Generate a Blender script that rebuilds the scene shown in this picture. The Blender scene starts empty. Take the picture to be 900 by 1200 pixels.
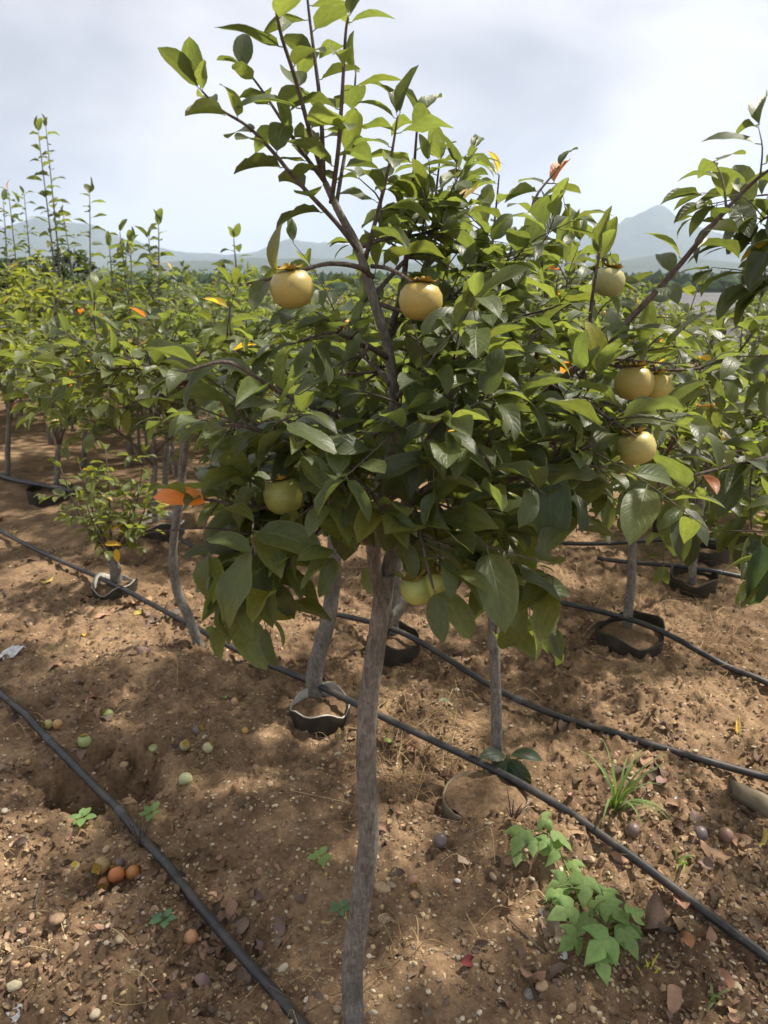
import bpy, math, random
import numpy as np
from mathutils import Vector, Matrix

# ------------------------------------------------------------------ camera, world, sun, exposure
S = bpy.context.scene
C = S.collection
CAM_H = 1.55
FPX = 835.0                      # focal length in photo pixels (900 x 1200)
PITCH = math.atan(275.0 / FPX)   # horizon at photo row 325
cd = bpy.data.cameras.new('camera')
cam = bpy.data.objects.new('camera', cd)
C.objects.link(cam)
cam.location = (0, 0, CAM_H)
cam.rotation_euler = (math.pi / 2 - PITCH, 0, 0)
cd.sensor_fit = 'VERTICAL'
cd.sensor_height = 36
cd.lens = 36 * FPX / 1200
cd.clip_start = 0.05
cd.clip_end = 30000
cd.dof.use_dof = True
cd.dof.focus_distance = 1.35
cd.dof.aperture_fstop = 8.0
S.camera = cam

SUN_EL = math.radians(55)
SUN_AZ = math.radians(60)        # to the right of straight ahead
W = bpy.data.worlds.new('World')
S.world = W
W.use_nodes = True
nt = W.node_tree
nt.nodes.clear()
N = nt.nodes.new
out = N('ShaderNodeOutputWorld')
bg = N('ShaderNodeBackground')
bg.inputs['Strength'].default_value = 0.1
sky = N('ShaderNodeTexSky')
sky.sky_type = 'NISHITA'
sky.sun_disc = False
sky.sun_elevation = SUN_EL
sky.sun_rotation = SUN_AZ
sky.air_density = 1.3
sky.dust_density = 3.0
tc = N('ShaderNodeTexCoord')
mp = N('ShaderNodeMapping')
mp.inputs['Scale'].default_value = (1.1, 1.1, 2.6)
mp.inputs['Location'].default_value = (3.2, 0.4, 0.0)
n1 = N('ShaderNodeTexNoise')
n1.inputs['Scale'].default_value = 2.1
n1.inputs['Detail'].default_value = 5
n1.inputs['Roughness'].default_value = 0.48
n1.inputs['Distortion'].default_value = 0.4
rp = N('ShaderNodeValToRGB')
rp.color_ramp.elements[0].position = 0.38
rp.color_ramp.elements[0].color = (0, 0, 0, 1)
rp.color_ramp.elements[1].position = 0.60
rp.color_ramp.elements[1].color = (1, 1, 1, 1)
cl = N('ShaderNodeMix')
cl.data_type = 'RGBA'
cl.inputs[6].default_value = (2.5, 2.54, 2.85, 1)     # grey undersides of the thin cloud sheet
cl.inputs[7].default_value = (4.55, 4.48, 4.65, 1)      # brighter cloud
mx = N('ShaderNodeMix')
mx.data_type = 'RGBA'
mx.inputs[0].default_value = 0.95
L = nt.links.new
L(tc.outputs['Generated'], mp.inputs['Vector'])
L(mp.outputs['Vector'], n1.inputs['Vector'])
L(n1.outputs['Fac'], rp.inputs['Fac'])
L(rp.outputs['Color'], cl.inputs[0])
L(sky.outputs['Color'], mx.inputs[6])
L(cl.outputs[2], mx.inputs[7])
L(mx.outputs[2], bg.inputs['Color'])
L(bg.outputs['Background'], out.inputs['Surface'])

sd = bpy.data.lights.new('sun', 'SUN')
sd.energy = 3.9
sd.angle = math.radians(3.0)
sd.color = (1.0, 0.93, 0.82)
sun = bpy.data.objects.new('sun', sd)
C.objects.link(sun)
sdir = Vector((math.sin(SUN_AZ) * math.cos(SUN_EL), math.cos(SUN_AZ) * math.cos(SUN_EL), math.sin(SUN_EL)))
sun.rotation_euler = sdir.to_track_quat('Z', 'Y').to_euler()
sun.location = sdir * 50

S.view_settings.view_transform = 'Standard'
S.view_settings.look = 'None'
S.view_settings.gamma = 1.0
S.view_settings.use_curve_mapping = False
S.view_settings.exposure = 1.1
S.render.engine = 'CYCLES'
S.cycles.max_bounces = 6
S.cycles.diffuse_bounces = 3
S.cycles.glossy_bounces = 2
S.cycles.transmission_bounces = 4
S.cycles.volume_bounces = 2
S.cycles.use_denoising = True
S.cycles.sample_clamp_indirect = 6

# ------------------------------------------------------------------ helpers
R = random.Random(7)
_t = np.random.RandomState(11).rand(256, 256)


def vnoise(x, y):
    xi = np.floor(x).astype(int); yi = np.floor(y).astype(int)
    fx = x - xi; fy = y - yi
    fx = fx * fx * fx * (fx * (fx * 6 - 15) + 10); fy = fy * fy * fy * (fy * (fy * 6 - 15) + 10)
    a = _t[xi & 255, yi & 255]; b = _t[(xi + 1) & 255, yi & 255]
    c = _t[xi & 255, (yi + 1) & 255]; d = _t[(xi + 1) & 255, (yi + 1) & 255]
    return (a + (b - a) * fx) * (1 - fy) + (c + (d - c) * fx) * fy - 0.5


def fbm(x, y, f, octv=4, g=0.5):
    s = 0.0; a = 1.0
    for k in range(octv):
        s = s + a * vnoise(x * f + 17.3 * k, y * f + 9.1 * k + 40); f *= 2.03; a *= g
    return s


SP, CP = math.sin(PITCH), math.cos(PITCH)


def ray(px, py):
    u = (px - 450) / FPX; v = (600 - py) / FPX
    return u, CP + v * SP, -SP + v * CP


def atY(px, py, Y):
    """a point of the place seen at photo pixel (px, py), Y metres ahead"""
    a, b, c = ray(px, py)
    t = Y / b
    return Vector((a * t, Y, CAM_H + c * t))


def plane0(px, py):
    a, b, c = ray(px, py)
    t = -CAM_H / c
    return a * t, b * t


# hollows and mounds in the dug-over soil: x, y, radius across, radius along, depth
BUMPS = []


def bump_px(px, py, rx, ry, d):
    x, y = plane0(px, py); BUMPS.append((x, y, rx, ry, d))


bump_px(120, 910, 0.17, 0.115, -0.24)
bump_px(60, 935, 0.12, 0.08, -0.04)
bump_px(135, 1035, 0.10, 0.06, -0.05)
bump_px(240, 1120, 0.17, 0.10, -0.065)
bump_px(340, 945, 0.30, 0.16, 0.05)
bump_px(90, 1110, 0.25, 0.12, 0.04)
bump_px(150, 790, 0.5, 0.14, 0.05)
bump_px(610, 985, 0.30, 0.12, 0.05)
bump_px(870, 880, 0.09, 0.06, -0.06)
bump_px(780, 820, 0.30, 0.14, 0.04)
bump_px(720, 1010, 0.18, 0.12, -0.03)
bump_px(500, 1150, 0.35, 0.15, 0.025)
bump_px(90, 640, 0.45, 0.3, -0.04)
bump_px(150, 655, 0.15, 0.08, -0.07)


def gh(x, y):
    x = np.asarray(x, dtype=float); y = np.asarray(y, dtype=float)
    near = np.exp(-np.maximum(np.hypot(x, y - 2) - 9, 0) / 4.0)
    z = near * (0.055 * fbm(x, y, 1.1, 3) + 0.03 * fbm(x + 5, y - 3, 4.3, 3))
    for bx, by, rx, ry, d in BUMPS:
        q = ((x - bx) / rx) ** 2 + ((y - by) / ry) ** 2
        if d < -.1:      # the dug hole has a ragged edge
            q = np.maximum(0, q * (1 + 1.3 * fbm(x + 2, y, 9, 3)) )
        z = z + d * np.exp(-q ** (1.9 if d < -.1 else 1.3))
    r = np.hypot(x, y)
    z = z - 3.2 * np.clip((r - 14) / 26, 0, 1) ** 2 * (3 - 2 * np.clip((r - 14) / 26, 0, 1))
    return z


def gfine(x, y):
    near = np.exp(-np.maximum(np.hypot(x, y - 1.5) - 3.0, 0) / 1.5)
    r = 1 - np.abs(fbm(x * 1.0 + 3, y + 8, 16, 3)) * 2
    c = np.clip(fbm(x - 7, y + 2, 26, 3, 0.6), 0.02, 1) - 0.02
    return near * (0.015 * (r - 0.8) + 0.046 * c * (fbm(x, y, 2.6, 2) > -0.12) + 0.014 * fbm(x + 31, y, 60, 2))


_hx, _hy = np.arange(-4.0, 4.0, .01), np.arange(.3, 9.0, .01)
_HX, _HY = np.meshgrid(_hx, _hy)
_HG = gh(_HX, _HY)
_HFG = _HG + gfine(_HX, _HY)


def _look(T, x, y):
    u, v = (x + 4.0) * 100, (y - .3) * 100
    i, j = int(u), int(v)
    if u < 0 or v < 0 or i > 797 or j > 867: return None
    u -= i; v -= j
    return float((T[j, i] * (1 - u) + T[j, i + 1] * u) * (1 - v) + (T[j + 1, i] * (1 - u) + T[j + 1, i + 1] * u) * v)


def H(x, y):
    z = _look(_HG, x, y)
    return float(gh(x, y)) if z is None else z


def gpx(px, py):
    a, b, c = ray(px, py)
    t = -CAM_H / c
    for _ in range(12):
        t += 0.6 * ((H(a * t, b * t) - CAM_H) / c - t)
    return Vector((a * t, b * t, H(a * t, b * t)))


def new_mesh(name, verts, faces, mats, smooth=True, fmat=None, uv=None, tint=None):
    me = bpy.data.meshes.new(name)
    me.from_pydata([tuple(v) for v in verts], [], faces)
    for m in (mats if isinstance(mats, (list, tuple)) else [mats]):
        me.materials.append(m)
    if smooth:
        me.polygons.foreach_set('use_smooth', [True] * len(me.polygons))
    if fmat is not None:
        me.polygons.foreach_set('material_index', fmat)
    if uv is not None:
        lay = me.uv_layers.new(name='UVMap')
        li = np.zeros(len(me.loops), dtype=np.int32)
        me.loops.foreach_get('vertex_index', li)
        lay.data.foreach_set('uv', np.asarray(uv, dtype=np.float32)[li].ravel())
    if tint is not None:
        at = me.color_attributes.new('tint', 'FLOAT_COLOR', 'POINT')
        at.data.foreach_set('color', np.asarray(tint, dtype=np.float32).ravel())
    me.update()
    return me


def link(name, me, parent=None, mat=None):
    o = bpy.data.objects.new(name, me)
    C.objects.link(o)
    if parent is not None:
        o.parent = parent
    if mat is not None:
        o.matrix_basis = mat
    return o


def tag(o, label=None, cat=None, group=None, kind=None):
    if label: o['label'] = label
    if cat: o['category'] = cat
    if group: o['group'] = group
    if kind: o['kind'] = kind
    return o


def empty(name, loc):
    o = bpy.data.objects.new(name, None)
    o.empty_display_size = 0.1
    o.location = loc
    C.objects.link(o)
    return o


def smooth_path(pts, n):
    """Catmull-Rom through pts, n samples per span"""
    P = [Vector(p) for p in pts]
    P = [P[0] * 2 - P[1]] + P + [P[-1] * 2 - P[-2]]
    o = []
    for i in range(1, len(P) - 2):
        a, b, c, d = P[i - 1:i + 3]
        for k in range(n):
            t = k / n
            o.append(0.5 * ((2 * b) + (c - a) * t + (2 * a - 5 * b + 4 * c - d) * t * t + (3 * b - a - 3 * c + d) * t ** 3))
    o.append(P[-2])
    return o


def tube_data(path, radii, sides=7, cap=True, jit=0.0, rng=None, off=0):
    V, F = [], []
    t0 = (path[1] - path[0]).normalized()
    ref = Vector((1, 0, 0)) if abs(t0.x) < 0.8 else Vector((0, 1, 0))
    nrm = (ref - t0 * ref.dot(t0)).normalized()
    n = len(path)
    for i, p in enumerate(path):
        t = (path[min(i + 1, n - 1)] - path[max(i - 1, 0)]).normalized()
        nrm = (nrm - t * nrm.dot(t)).normalized()
        bn = t.cross(nrm)
        for s in range(sides):
            a = 2 * math.pi * s / sides
            r = radii[i]
            if jit: r *= 1 + jit * (rng.random() - 0.5)
            V.append(p + nrm * (math.cos(a) * r) + bn * (math.sin(a) * r))
    for i in range(n - 1):
        for s in range(sides):
            s2 = (s + 1) % sides
            F.append((off + i * sides + s, off + i * sides + s2, off + (i + 1) * sides + s2, off + (i + 1) * sides + s))
    if cap:
        F.append(tuple(off + (n - 1) * sides + s for s in range(sides)))
        F.append(tuple(off + s for s in reversed(range(sides))))
    return V, F


def tube(name, path, radii, mat, parent=None, origin=Vector((0, 0, 0)), sides=7, jit=0, rng=None):
    V, F = tube_data(path, radii, sides, True, jit, rng)
    return link(name, new_mesh(name, [v - origin for v in V], F, mat), parent)


def vary(c, a, b, rg=None):
    k = (rg or R).uniform(a, b)
    return tuple(v * k * (rg or R).uniform(.96, 1.04) for v in c)


# ------------------------------------------------------------------ materials
class M:
    def __init__(self, name, rough=0.8, spec=0.3):
        self.m = bpy.data.materials.new(name)
        self.m.use_nodes = True
        self.t = self.m.node_tree
        self.b = self.t.nodes['Principled BSDF']
        self.o = self.t.nodes['Material Output']
        self.b.inputs['Roughness'].default_value = rough
        self.b.inputs['Specular IOR Level'].default_value = spec

    def n(self, typ, **kw):
        x = self.t.nodes.new(typ)
        for k, v in kw.items():
            setattr(x, k, v)
        return x

    def l(self, a, b):
        self.t.links.new(a, b)

    def noise(self, vec, scale, detail=4, rough=0.55, dist=0):
        x = self.n('ShaderNodeTexNoise')
        x.inputs['Scale'].default_value = scale; x.inputs['Detail'].default_value = detail
        x.inputs['Roughness'].default_value = rough; x.inputs['Distortion'].default_value = dist
        if vec is not None: self.l(vec, x.inputs['Vector'])
        return x.outputs['Fac']

    def ramp(self, fac, stops):
        x = self.n('ShaderNodeValToRGB')
        e = x.color_ramp.elements
        while len(e) < len(stops): e.new(0.5)
        for i, (p, c) in enumerate(stops):
            e[i].position = p
            e[i].color = (c, c, c, 1) if isinstance(c, (int, float)) else (*c, 1)
        self.l(fac, x.inputs['Fac'])
        return x.outputs['Color']

    def mix(self, fac, a, b, blend='MIX'):
        x = self.n('ShaderNodeMix', data_type='RGBA', blend_type=blend)
        for i, v in ((0, fac), (6, a), (7, b)):
            if isinstance(v, (int, float)): x.inputs[i].default_value = v
            elif isinstance(v, tuple): x.inputs[i].default_value = (*v, 1)
            else: self.l(v, x.inputs[i])
        return x.outputs[2]

    def math(self, op, a, b=None, c=None):
        x = self.n('ShaderNodeMath', operation=op)
        for i, v in enumerate((a, b, c)):
            if v is None: continue
            if isinstance(v, (int, float)): x.inputs[i].default_value = v
            else: self.l(v, x.inputs[i])
        return x.outputs[0]

    def bump(self, h, strength, dist=0.01):
        x = self.n('ShaderNodeBump')
        x.inputs['Strength'].default_value = strength; x.inputs['Distance'].default_value = dist
        self.l(h, x.inputs['Height'])
        self.l(x.outputs['Normal'], self.b.inputs['Normal'])
        return x.outputs['Normal']

    def obj(self, sx=1, sy=1, sz=1):
        c = self.n('ShaderNodeTexCoord'); m = self.n('ShaderNodeMapping')
        m.inputs['Scale'].default_value = (sx, sy, sz)
        self.l(c.outputs['Object'], m.inputs['Vector'])
        return m.outputs['Vector']

    def color(self, c):
        self.l(c, self.b.inputs['Base Color'])


def mat_soil():
    m = M('sandy soil', 0.95, 0.15)
    v = m.obj()
    big = m.noise(v, 1.3, 5, 0.6, 0.3)
    mid = m.noise(v, 9, 6, 0.65)
    fin = m.noise(v, 70, 5, 0.7)
    c = m.ramp(big, [(0.36, (0.092, 0.056, 0.034)), (0.50, (0.205, 0.130, 0.076)), (0.63, (0.335, 0.222, 0.128))])
    c2 = m.ramp(mid, [(0.32, (0.075, 0.047, 0.029)), (0.52, (0.22, 0.143, 0.083)), (0.70, (0.38, 0.262, 0.152))])
    c = m.mix(0.55, c, c2)
    c = m.mix(1.0, c, m.ramp(fin, [(0.25, 0.55), (0.5, 1.0), (0.75, 1.4)]), 'MULTIPLY')
    vo = m.n('ShaderNodeTexVoronoi'); vo.inputs['Scale'].default_value = 95
    m.l(v, vo.inputs['Vector'])
    gritm = m.ramp(vo.outputs['Distance'], [(0.10, 1), (0.22, 0)])
    sel = m.ramp(vo.outputs['Color'], [(0.80, 0), (0.86, 1)])
    gm = m.math('MULTIPLY', gritm, sel)
    c = m.mix(gm, c, (0.46, 0.36, 0.22))
    moss = m.ramp(m.noise(v, 3.1, 5, 0.6, 0.5), [(0.60, 0), (0.74, 0.5)])
    c = m.mix(moss, c, (0.12, 0.115, 0.045))
    m.color(c)
    h = m.math('ADD', m.math('MULTIPLY', fin, 0.6), m.math('MULTIPLY', gm, 0.35))
    h = m.math('ADD', h, m.math('MULTIPLY', m.noise(v, 210, 3, 0.6), 0.3))
    m.bump(h, 0.75, 0.012)
    return m.m


def mat_tint(name, rough=0.9, spec=0.2, nscale=60, namp=(0.7, 1.25), bump=0.3):
    """base colour = object colour x tint attribute, with fine noise"""
    m = M(name, rough, spec)
    oi = m.n('ShaderNodeObjectInfo'); at = m.n('ShaderNodeAttribute', attribute_name='tint')
    c = m.mix(1.0, oi.outputs['Color'], at.outputs['Color'], 'MULTIPLY')
    nz = m.noise(m.obj(), nscale, 5, 0.6)
    c = m.mix(1.0, c, m.ramp(nz, [(0.3, namp[0]), (0.7, namp[1])]), 'MULTIPLY')
    m.color(c)
    if bump: m.bump(nz, bump, 0.004)
    return m.m


def mat_leaf(name='living leaf', gloss=0.43, trans=0.44, vein=1.0):
    m = M(name, gloss, 0.5)
    oi = m.n('ShaderNodeObjectInfo'); at = m.n('ShaderNodeAttribute', attribute_name='tint')
    base = m.mix(1.0, oi.outputs['Color'], at.outputs['Color'], 'MULTIPLY')
    uv = m.n('ShaderNodeUVMap'); sp = m.n('ShaderNodeSeparateXYZ')
    m.l(uv.outputs['UV'], sp.inputs[0])
    a = m.math('ABSOLUTE', m.math('SUBTRACT', sp.outputs['X'], 0.5))
    mid = m.ramp(a, [(0.0, 1), (0.035, 0)])
    w = m.math('SUBTRACT', m.math('MULTIPLY', sp.outputs['Y'], 7.5), m.math('MULTIPLY', a, 5.0))
    lat = m.math('ABSOLUTE', m.math('SUBTRACT', m.math('FRACT', w), 0.5))
    lat = m.ramp(lat, [(0.0, 0.6), (0.10, 0)])
    vn = m.math('MAXIMUM', mid, lat)
    nz = m.noise(uv.outputs['UV'], 5, 4, 0.6)
    base = m.mix(1.0, base, m.ramp(nz, [(0.3, 0.82), (0.7, 1.2)]), 'MULTIPLY')
    front = m.mix(m.math('MULTIPLY', vn, 0.85 * vein), base, m.mix(1.0, base, (2.1, 1.8, 1.7), 'MULTIPLY'))
    front = m.mix(m.ramp(a, [(.44, 0), (.50, .5 * vein)]), front, (.20, .21, .07))
    back = m.mix(1.0, base, (1.75, 1.55, 1.75), 'MULTIPLY')
    back = m.mix(m.math('MULTIPLY', mid, 0.6), back, (0.26, 0.28, 0.12))
    # brown spots and scorched patches on some leaves
    off = m.n('ShaderNodeVectorMath', operation='ADD')
    cb = m.n('ShaderNodeCombineXYZ')
    rsel = m.math('ADD', oi.outputs['Random'], at.outputs['Fac'])
    m.l(m.math('MULTIPLY', rsel, 37.0), cb.inputs[2])
    m.l(uv.outputs['UV'], off.inputs[0]); m.l(cb.outputs[0], off.inputs[1])
    sp1 = m.ramp(m.noise(off.outputs[0], 7, 3, .55), [(0.645, 0), (0.68, 0.8)])
    front = m.mix(m.math('MULTIPLY', sp1, vein), front, (0.10, 0.062, 0.028))
    geo = m.n('ShaderNodeNewGeometry')
    col = m.mix(geo.outputs['Backfacing'], front, back)
    m.color(col)
    rg = m.math('ADD', gloss, m.math('MULTIPLY', geo.outputs['Backfacing'], 0.28))
    m.l(rg, m.b.inputs['Roughness'])
    h = m.math('SUBTRACT', m.math('MULTIPLY', nz, 0.5), m.math('MULTIPLY', vn, 0.5))
    nrm = m.bump(h, 0.35, 0.004)
    tr = m.n('ShaderNodeBsdfTranslucent')
    m.l(m.mix(1.0, base, (3.2, 2.95, 1.3), 'MULTIPLY'), tr.inputs['Color'])
    ms = m.n('ShaderNodeMixShader'); ms.inputs[0].default_value = trans
    m.l(m.b.outputs[0], ms.inputs[1]); m.l(tr.outputs[0], ms.inputs[2])
    m.l(ms.outputs[0], m.o.inputs['Surface'])
    return m.m


def mat_bark(name, c0, c1, c2, stretch=0.4):
    m = M(name, 0.88, 0.2)
    v = m.obj(1, 1, stretch)
    n1_ = m.noise(v, 150, 6, 0.7, 0.3)
    n2_ = m.noise(m.obj(1, 1, 0.7), 22, 5, 0.6)
    n3_ = m.noise(m.obj(1, 1, 2.2), 60, 3, 0.6)
    c = m.ramp(n1_, [(0.3, c0), (0.52, c1), (0.72, c2)])
    c = m.mix(1.0, c, m.ramp(n2_, [(0.3, 0.62), (0.55, 1.0), (0.75, 1.3)]), 'MULTIPLY')
    c = m.mix(m.ramp(n3_, [(0.62, 0), (0.7, 0.5)]), c, (0.07, 0.055, 0.045))
    m.color(c)
    m.bump(m.math('ADD', n1_, m.math('MULTIPLY', n3_, 0.4)), 0.7, 0.006)
    return m.m


def mat_flat(name, c0, c1, scale, rough=0.7, spec=0.3, bump=0.2, dist=0.004):
    m = M(name, rough, spec)
    nz = m.noise(m.obj(), scale, 5, 0.62, 0.2)
    m.color(m.ramp(nz, [(0.32, c0), (0.68, c1)]))
    if bump: m.bump(nz, bump, dist)
    return m.m


def mat_fruit(name):
    m = M(name, 0.42, 0.4)
    oi = m.n('ShaderNodeObjectInfo')
    v = m.obj()
    nz = m.noise(v, 22, 4, 0.6); n2 = m.noise(v, 160, 3, 0.6)
    sp = m.n('ShaderNodeSeparateXYZ'); m.l(v, sp.inputs[0])
    c = m.mix(1.0, oi.outputs['Color'], m.ramp(nz, [(0.3, (0.82, 0.9, 0.85)), (0.7, (1.12, 1.08, 1.0))]), 'MULTIPLY')
    c = m.mix(m.ramp(m.noise(v, 6, 5, .65), [(0.60, 0), (0.72, 0.55)]), c, m.mix(1.0, c, (0.55, 0.62, 0.6), 'MULTIPLY'))
    c = m.mix(m.ramp(n2, [(0.74, 0), (0.80, 0.12)]), c, (0.10, 0.075, 0.035))
    m.color(c)
    m.b.inputs['Subsurface Weight'].default_value = 0.12
    m.b.inputs['Subsurface Radius'].default_value = (0.01, 0.006, 0.002)
    m.bump(nz, 0.05, 0.003)
    return m.m


SOIL = mat_soil()
LEAF = mat_leaf()
WEED = mat_leaf('soft weed leaf', 0.55, 0.34, 1.0)
DRY = mat_tint('dry leaf', 0.85, 0.2, 45, (0.6, 1.3), 0.4)
GRIT = mat_tint('grit', 0.9, 0.2, 120, (0.75, 1.2), 0.2)
CLOD = mat_tint('soil clod', 0.96, 0.1, 80, (0.6, 1.3), 0.6)
BARK = mat_bark('grey bark', (0.095, 0.085, 0.07), (0.205, 0.186, 0.16), (0.32, 0.295, 0.255))
TWIG = mat_bark('twig bark', (0.06, 0.046, 0.038), (0.13, 0.10, 0.082), (0.22, 0.18, 0.15), 0.3)
PETI = mat_flat('petiole', (0.13, 0.15, 0.05), (0.19, 0.20, 0.07), 40, 0.6, 0.3, 0)
def mat_hose():
    m = M('black polyethylene', .45, .5)
    v = m.obj()
    c = m.ramp(m.noise(v, 30, 5, .6), [(.32, (.012, .013, .015)), (.68, (.034, .034, .036))])
    g = m.n('ShaderNodeNewGeometry'); sp = m.n('ShaderNodeSeparateXYZ'); m.l(g.outputs['Normal'], sp.inputs[0])
    d = m.math('MULTIPLY', m.ramp(m.noise(v, 9, 6, .7), [(.44, 0), (.68, .45)]), m.ramp(sp.outputs['Z'], [(0.0, .15), (.8, 1)]))
    m.color(m.mix(d, c, (.15, .115, .08)))
    m.l(m.math('ADD', .42, m.math('MULTIPLY', d, .5)), m.b.inputs['Roughness'])
    return m.m


HOSE = mat_hose()
HOSEF = mat_flat('grey plastic coupling', (0.05, 0.05, 0.05), (0.09, 0.09, 0.09), 30, 0.5, 0.4, 0.1)
BAG = mat_flat('dark grow bag fabric', (0.028, 0.023, 0.017), (0.062, 0.051, 0.036), 14, 0.85, 0.2, 0.4)
BAGT = mat_flat('muddy tan grow bag fabric', (0.13, 0.105, 0.07), (0.25, 0.205, 0.145), 10, 0.9, 0.15, 0.4)
BAGI = mat_flat('pale inside of grow bag', (0.30, 0.28, 0.24), (0.48, 0.46, 0.41), 18, 0.8, 0.2, 0.3)
FRUIT = mat_fruit('persimmon skin')
CALYX = mat_flat('calyx', (0.28, 0.21, 0.035), (0.42, 0.26, 0.05), 60, 0.7, 0.2, 0.3)
PLAST = mat_flat('dusty white film', (0.42, 0.42, 0.42), (0.66, 0.66, 0.65), 30, 0.5, 0.4, 0.4)
STRAW = mat_tint('dry straw', 0.8, 0.2, 90, (0.75, 1.2), 0)
GRASS = mat_leaf('grass blade', 0.5, 0.3, 0.0)
HILLM = mat_flat('wooded hillside', (0.02, 0.034, 0.014), (0.055, 0.075, 0.03), 0.02, 0.95, 0.1, 0.0)

# ------------------------------------------------------------------ ground
def axis(a, b, step, far, g):
    c = list(np.arange(a, b + step / 2, step))
    s, x = step, c[-1]
    while x < far:
        s *= g; x += s; c.append(x)
    s, x = step, c[0]
    lo = []
    while x > -far:
        s *= g; x -= s; lo.append(x)
    return np.array(lo[::-1] + c)


gx = axis(-1.5, 1.6, 0.009, 5000, 1.09)
gy = axis(0.75, 3.3, 0.009, 5000, 1.08)
XX, YY = np.meshgrid(gx, gy)
ZZ = gh(XX, YY) + gfine(XX, YY)
nx, ny = len(gx), len(gy)
idx = np.arange(nx * ny).reshape(ny, nx)
quads = np.stack([idx[:-1, :-1], idx[:-1, 1:], idx[1:, 1:], idx[1:, :-1]], -1).reshape(-1, 4)
gm = bpy.data.meshes.new('ground')
gm.vertices.add(nx * ny)
gm.vertices.foreach_set('co', np.stack([XX, YY, ZZ], -1).astype(np.float32).ravel())
gm.loops.add(quads.size)
gm.loops.foreach_set('vertex_index', quads.astype(np.int32).ravel())
gm.polygons.add(len(quads))
gm.polygons.foreach_set('loop_start', np.arange(0, quads.size, 4, dtype=np.int32))
gm.polygons.foreach_set('use_smooth', np.ones(len(quads), dtype=bool))
gm.materials.append(SOIL)
gm.update(calc_edges=True)
gm.validate()
tag(link('ground', gm), 'bare sandy brown soil of the nursery field', kind='structure')


def HF(x, y):
    z = _look(_HFG, x, y)
    return float(gh(x, y) + gfine(np.array([x]), np.array([y]))[0]) if z is None else z


_CL = fbm(_HX, _HY, 2.2, 3)


# ------------------------------------------------------------------ hills
def hill(name, ridge, D, depth, seed, label):
    """a wooded ridge: ridge = (photo column, photo row) skyline seen at distance D"""
    cols = np.linspace(-500, 1400, 260)
    rx = np.interp(cols, [p[0] for p in ridge], [p[1] for p in ridge])
    prof = np.linspace(0, 1, 26)
    V = []
    for j, q in enumerate(prof):
        d = D - depth + 1.7 * depth * q
        f = math.sin(min(q / 0.588, 1) * math.pi / 2) ** 1.2 if q < 0.588 else math.cos((q - 0.588) / 0.412 * math.pi / 2)
        for i, cx in enumerate(cols):
            ra, rb, rc = ray(cx, rx[i])
            th = math.atan(ra / rb)
            X, Y = d * math.sin(th), d * math.cos(th)
            hz = CAM_H + rc / rb * D * math.cos(th) + 4
            nz = fbm(np.array([X / depth * 4 + seed]), np.array([Y / depth * 4]), 1.0, 5, 0.55)[0]
            nf = fbm(np.array([cx * 0.3 + seed]), np.array([q * 30.0]), 1.0, 2)[0]
            env = 1 - 0.75 * math.exp(-((q - 0.588) / 0.12) ** 2)
            V.append((X, Y, max(-6, hz * f * (1 + env * 0.45 * nz) + nf * 0.012 * hz) - 4))
    n = len(cols)
    F = [(j * n + i, j * n + i + 1, (j + 1) * n + i + 1, (j + 1) * n + i) for j in range(25) for i in range(n - 1)]
    tag(link(name, new_mesh(name, V, F, HILLM)), label, kind='structure')


hill('hills', [(-500, 290), (-200, 300), (-60, 292), (0, 272), (45, 255), (75, 262), (108, 265), (140, 277), (180, 290),
               (220, 297), (265, 297), (310, 293), (345, 286), (380, 283), (430, 292), (520, 300), (620, 300),
               (690, 278), (735, 258), (768, 251), (790, 261), (835, 275), (872, 288), (905, 294), (980, 280), (1100, 270), (1400, 295)],
     3600, 900, 3, 'hazy blue wooded hills along the horizon')
hill('foothills', [(-500, 312), (0, 308), (120, 314), (210, 309), (290, 304), (360, 303), (420, 306), (560, 312), (690, 309),
                   (770, 300), (830, 305), (900, 310), (1100, 304), (1400, 310)],
     1900, 450, 9, 'lower hazy ridge in front of the hills')

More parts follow.
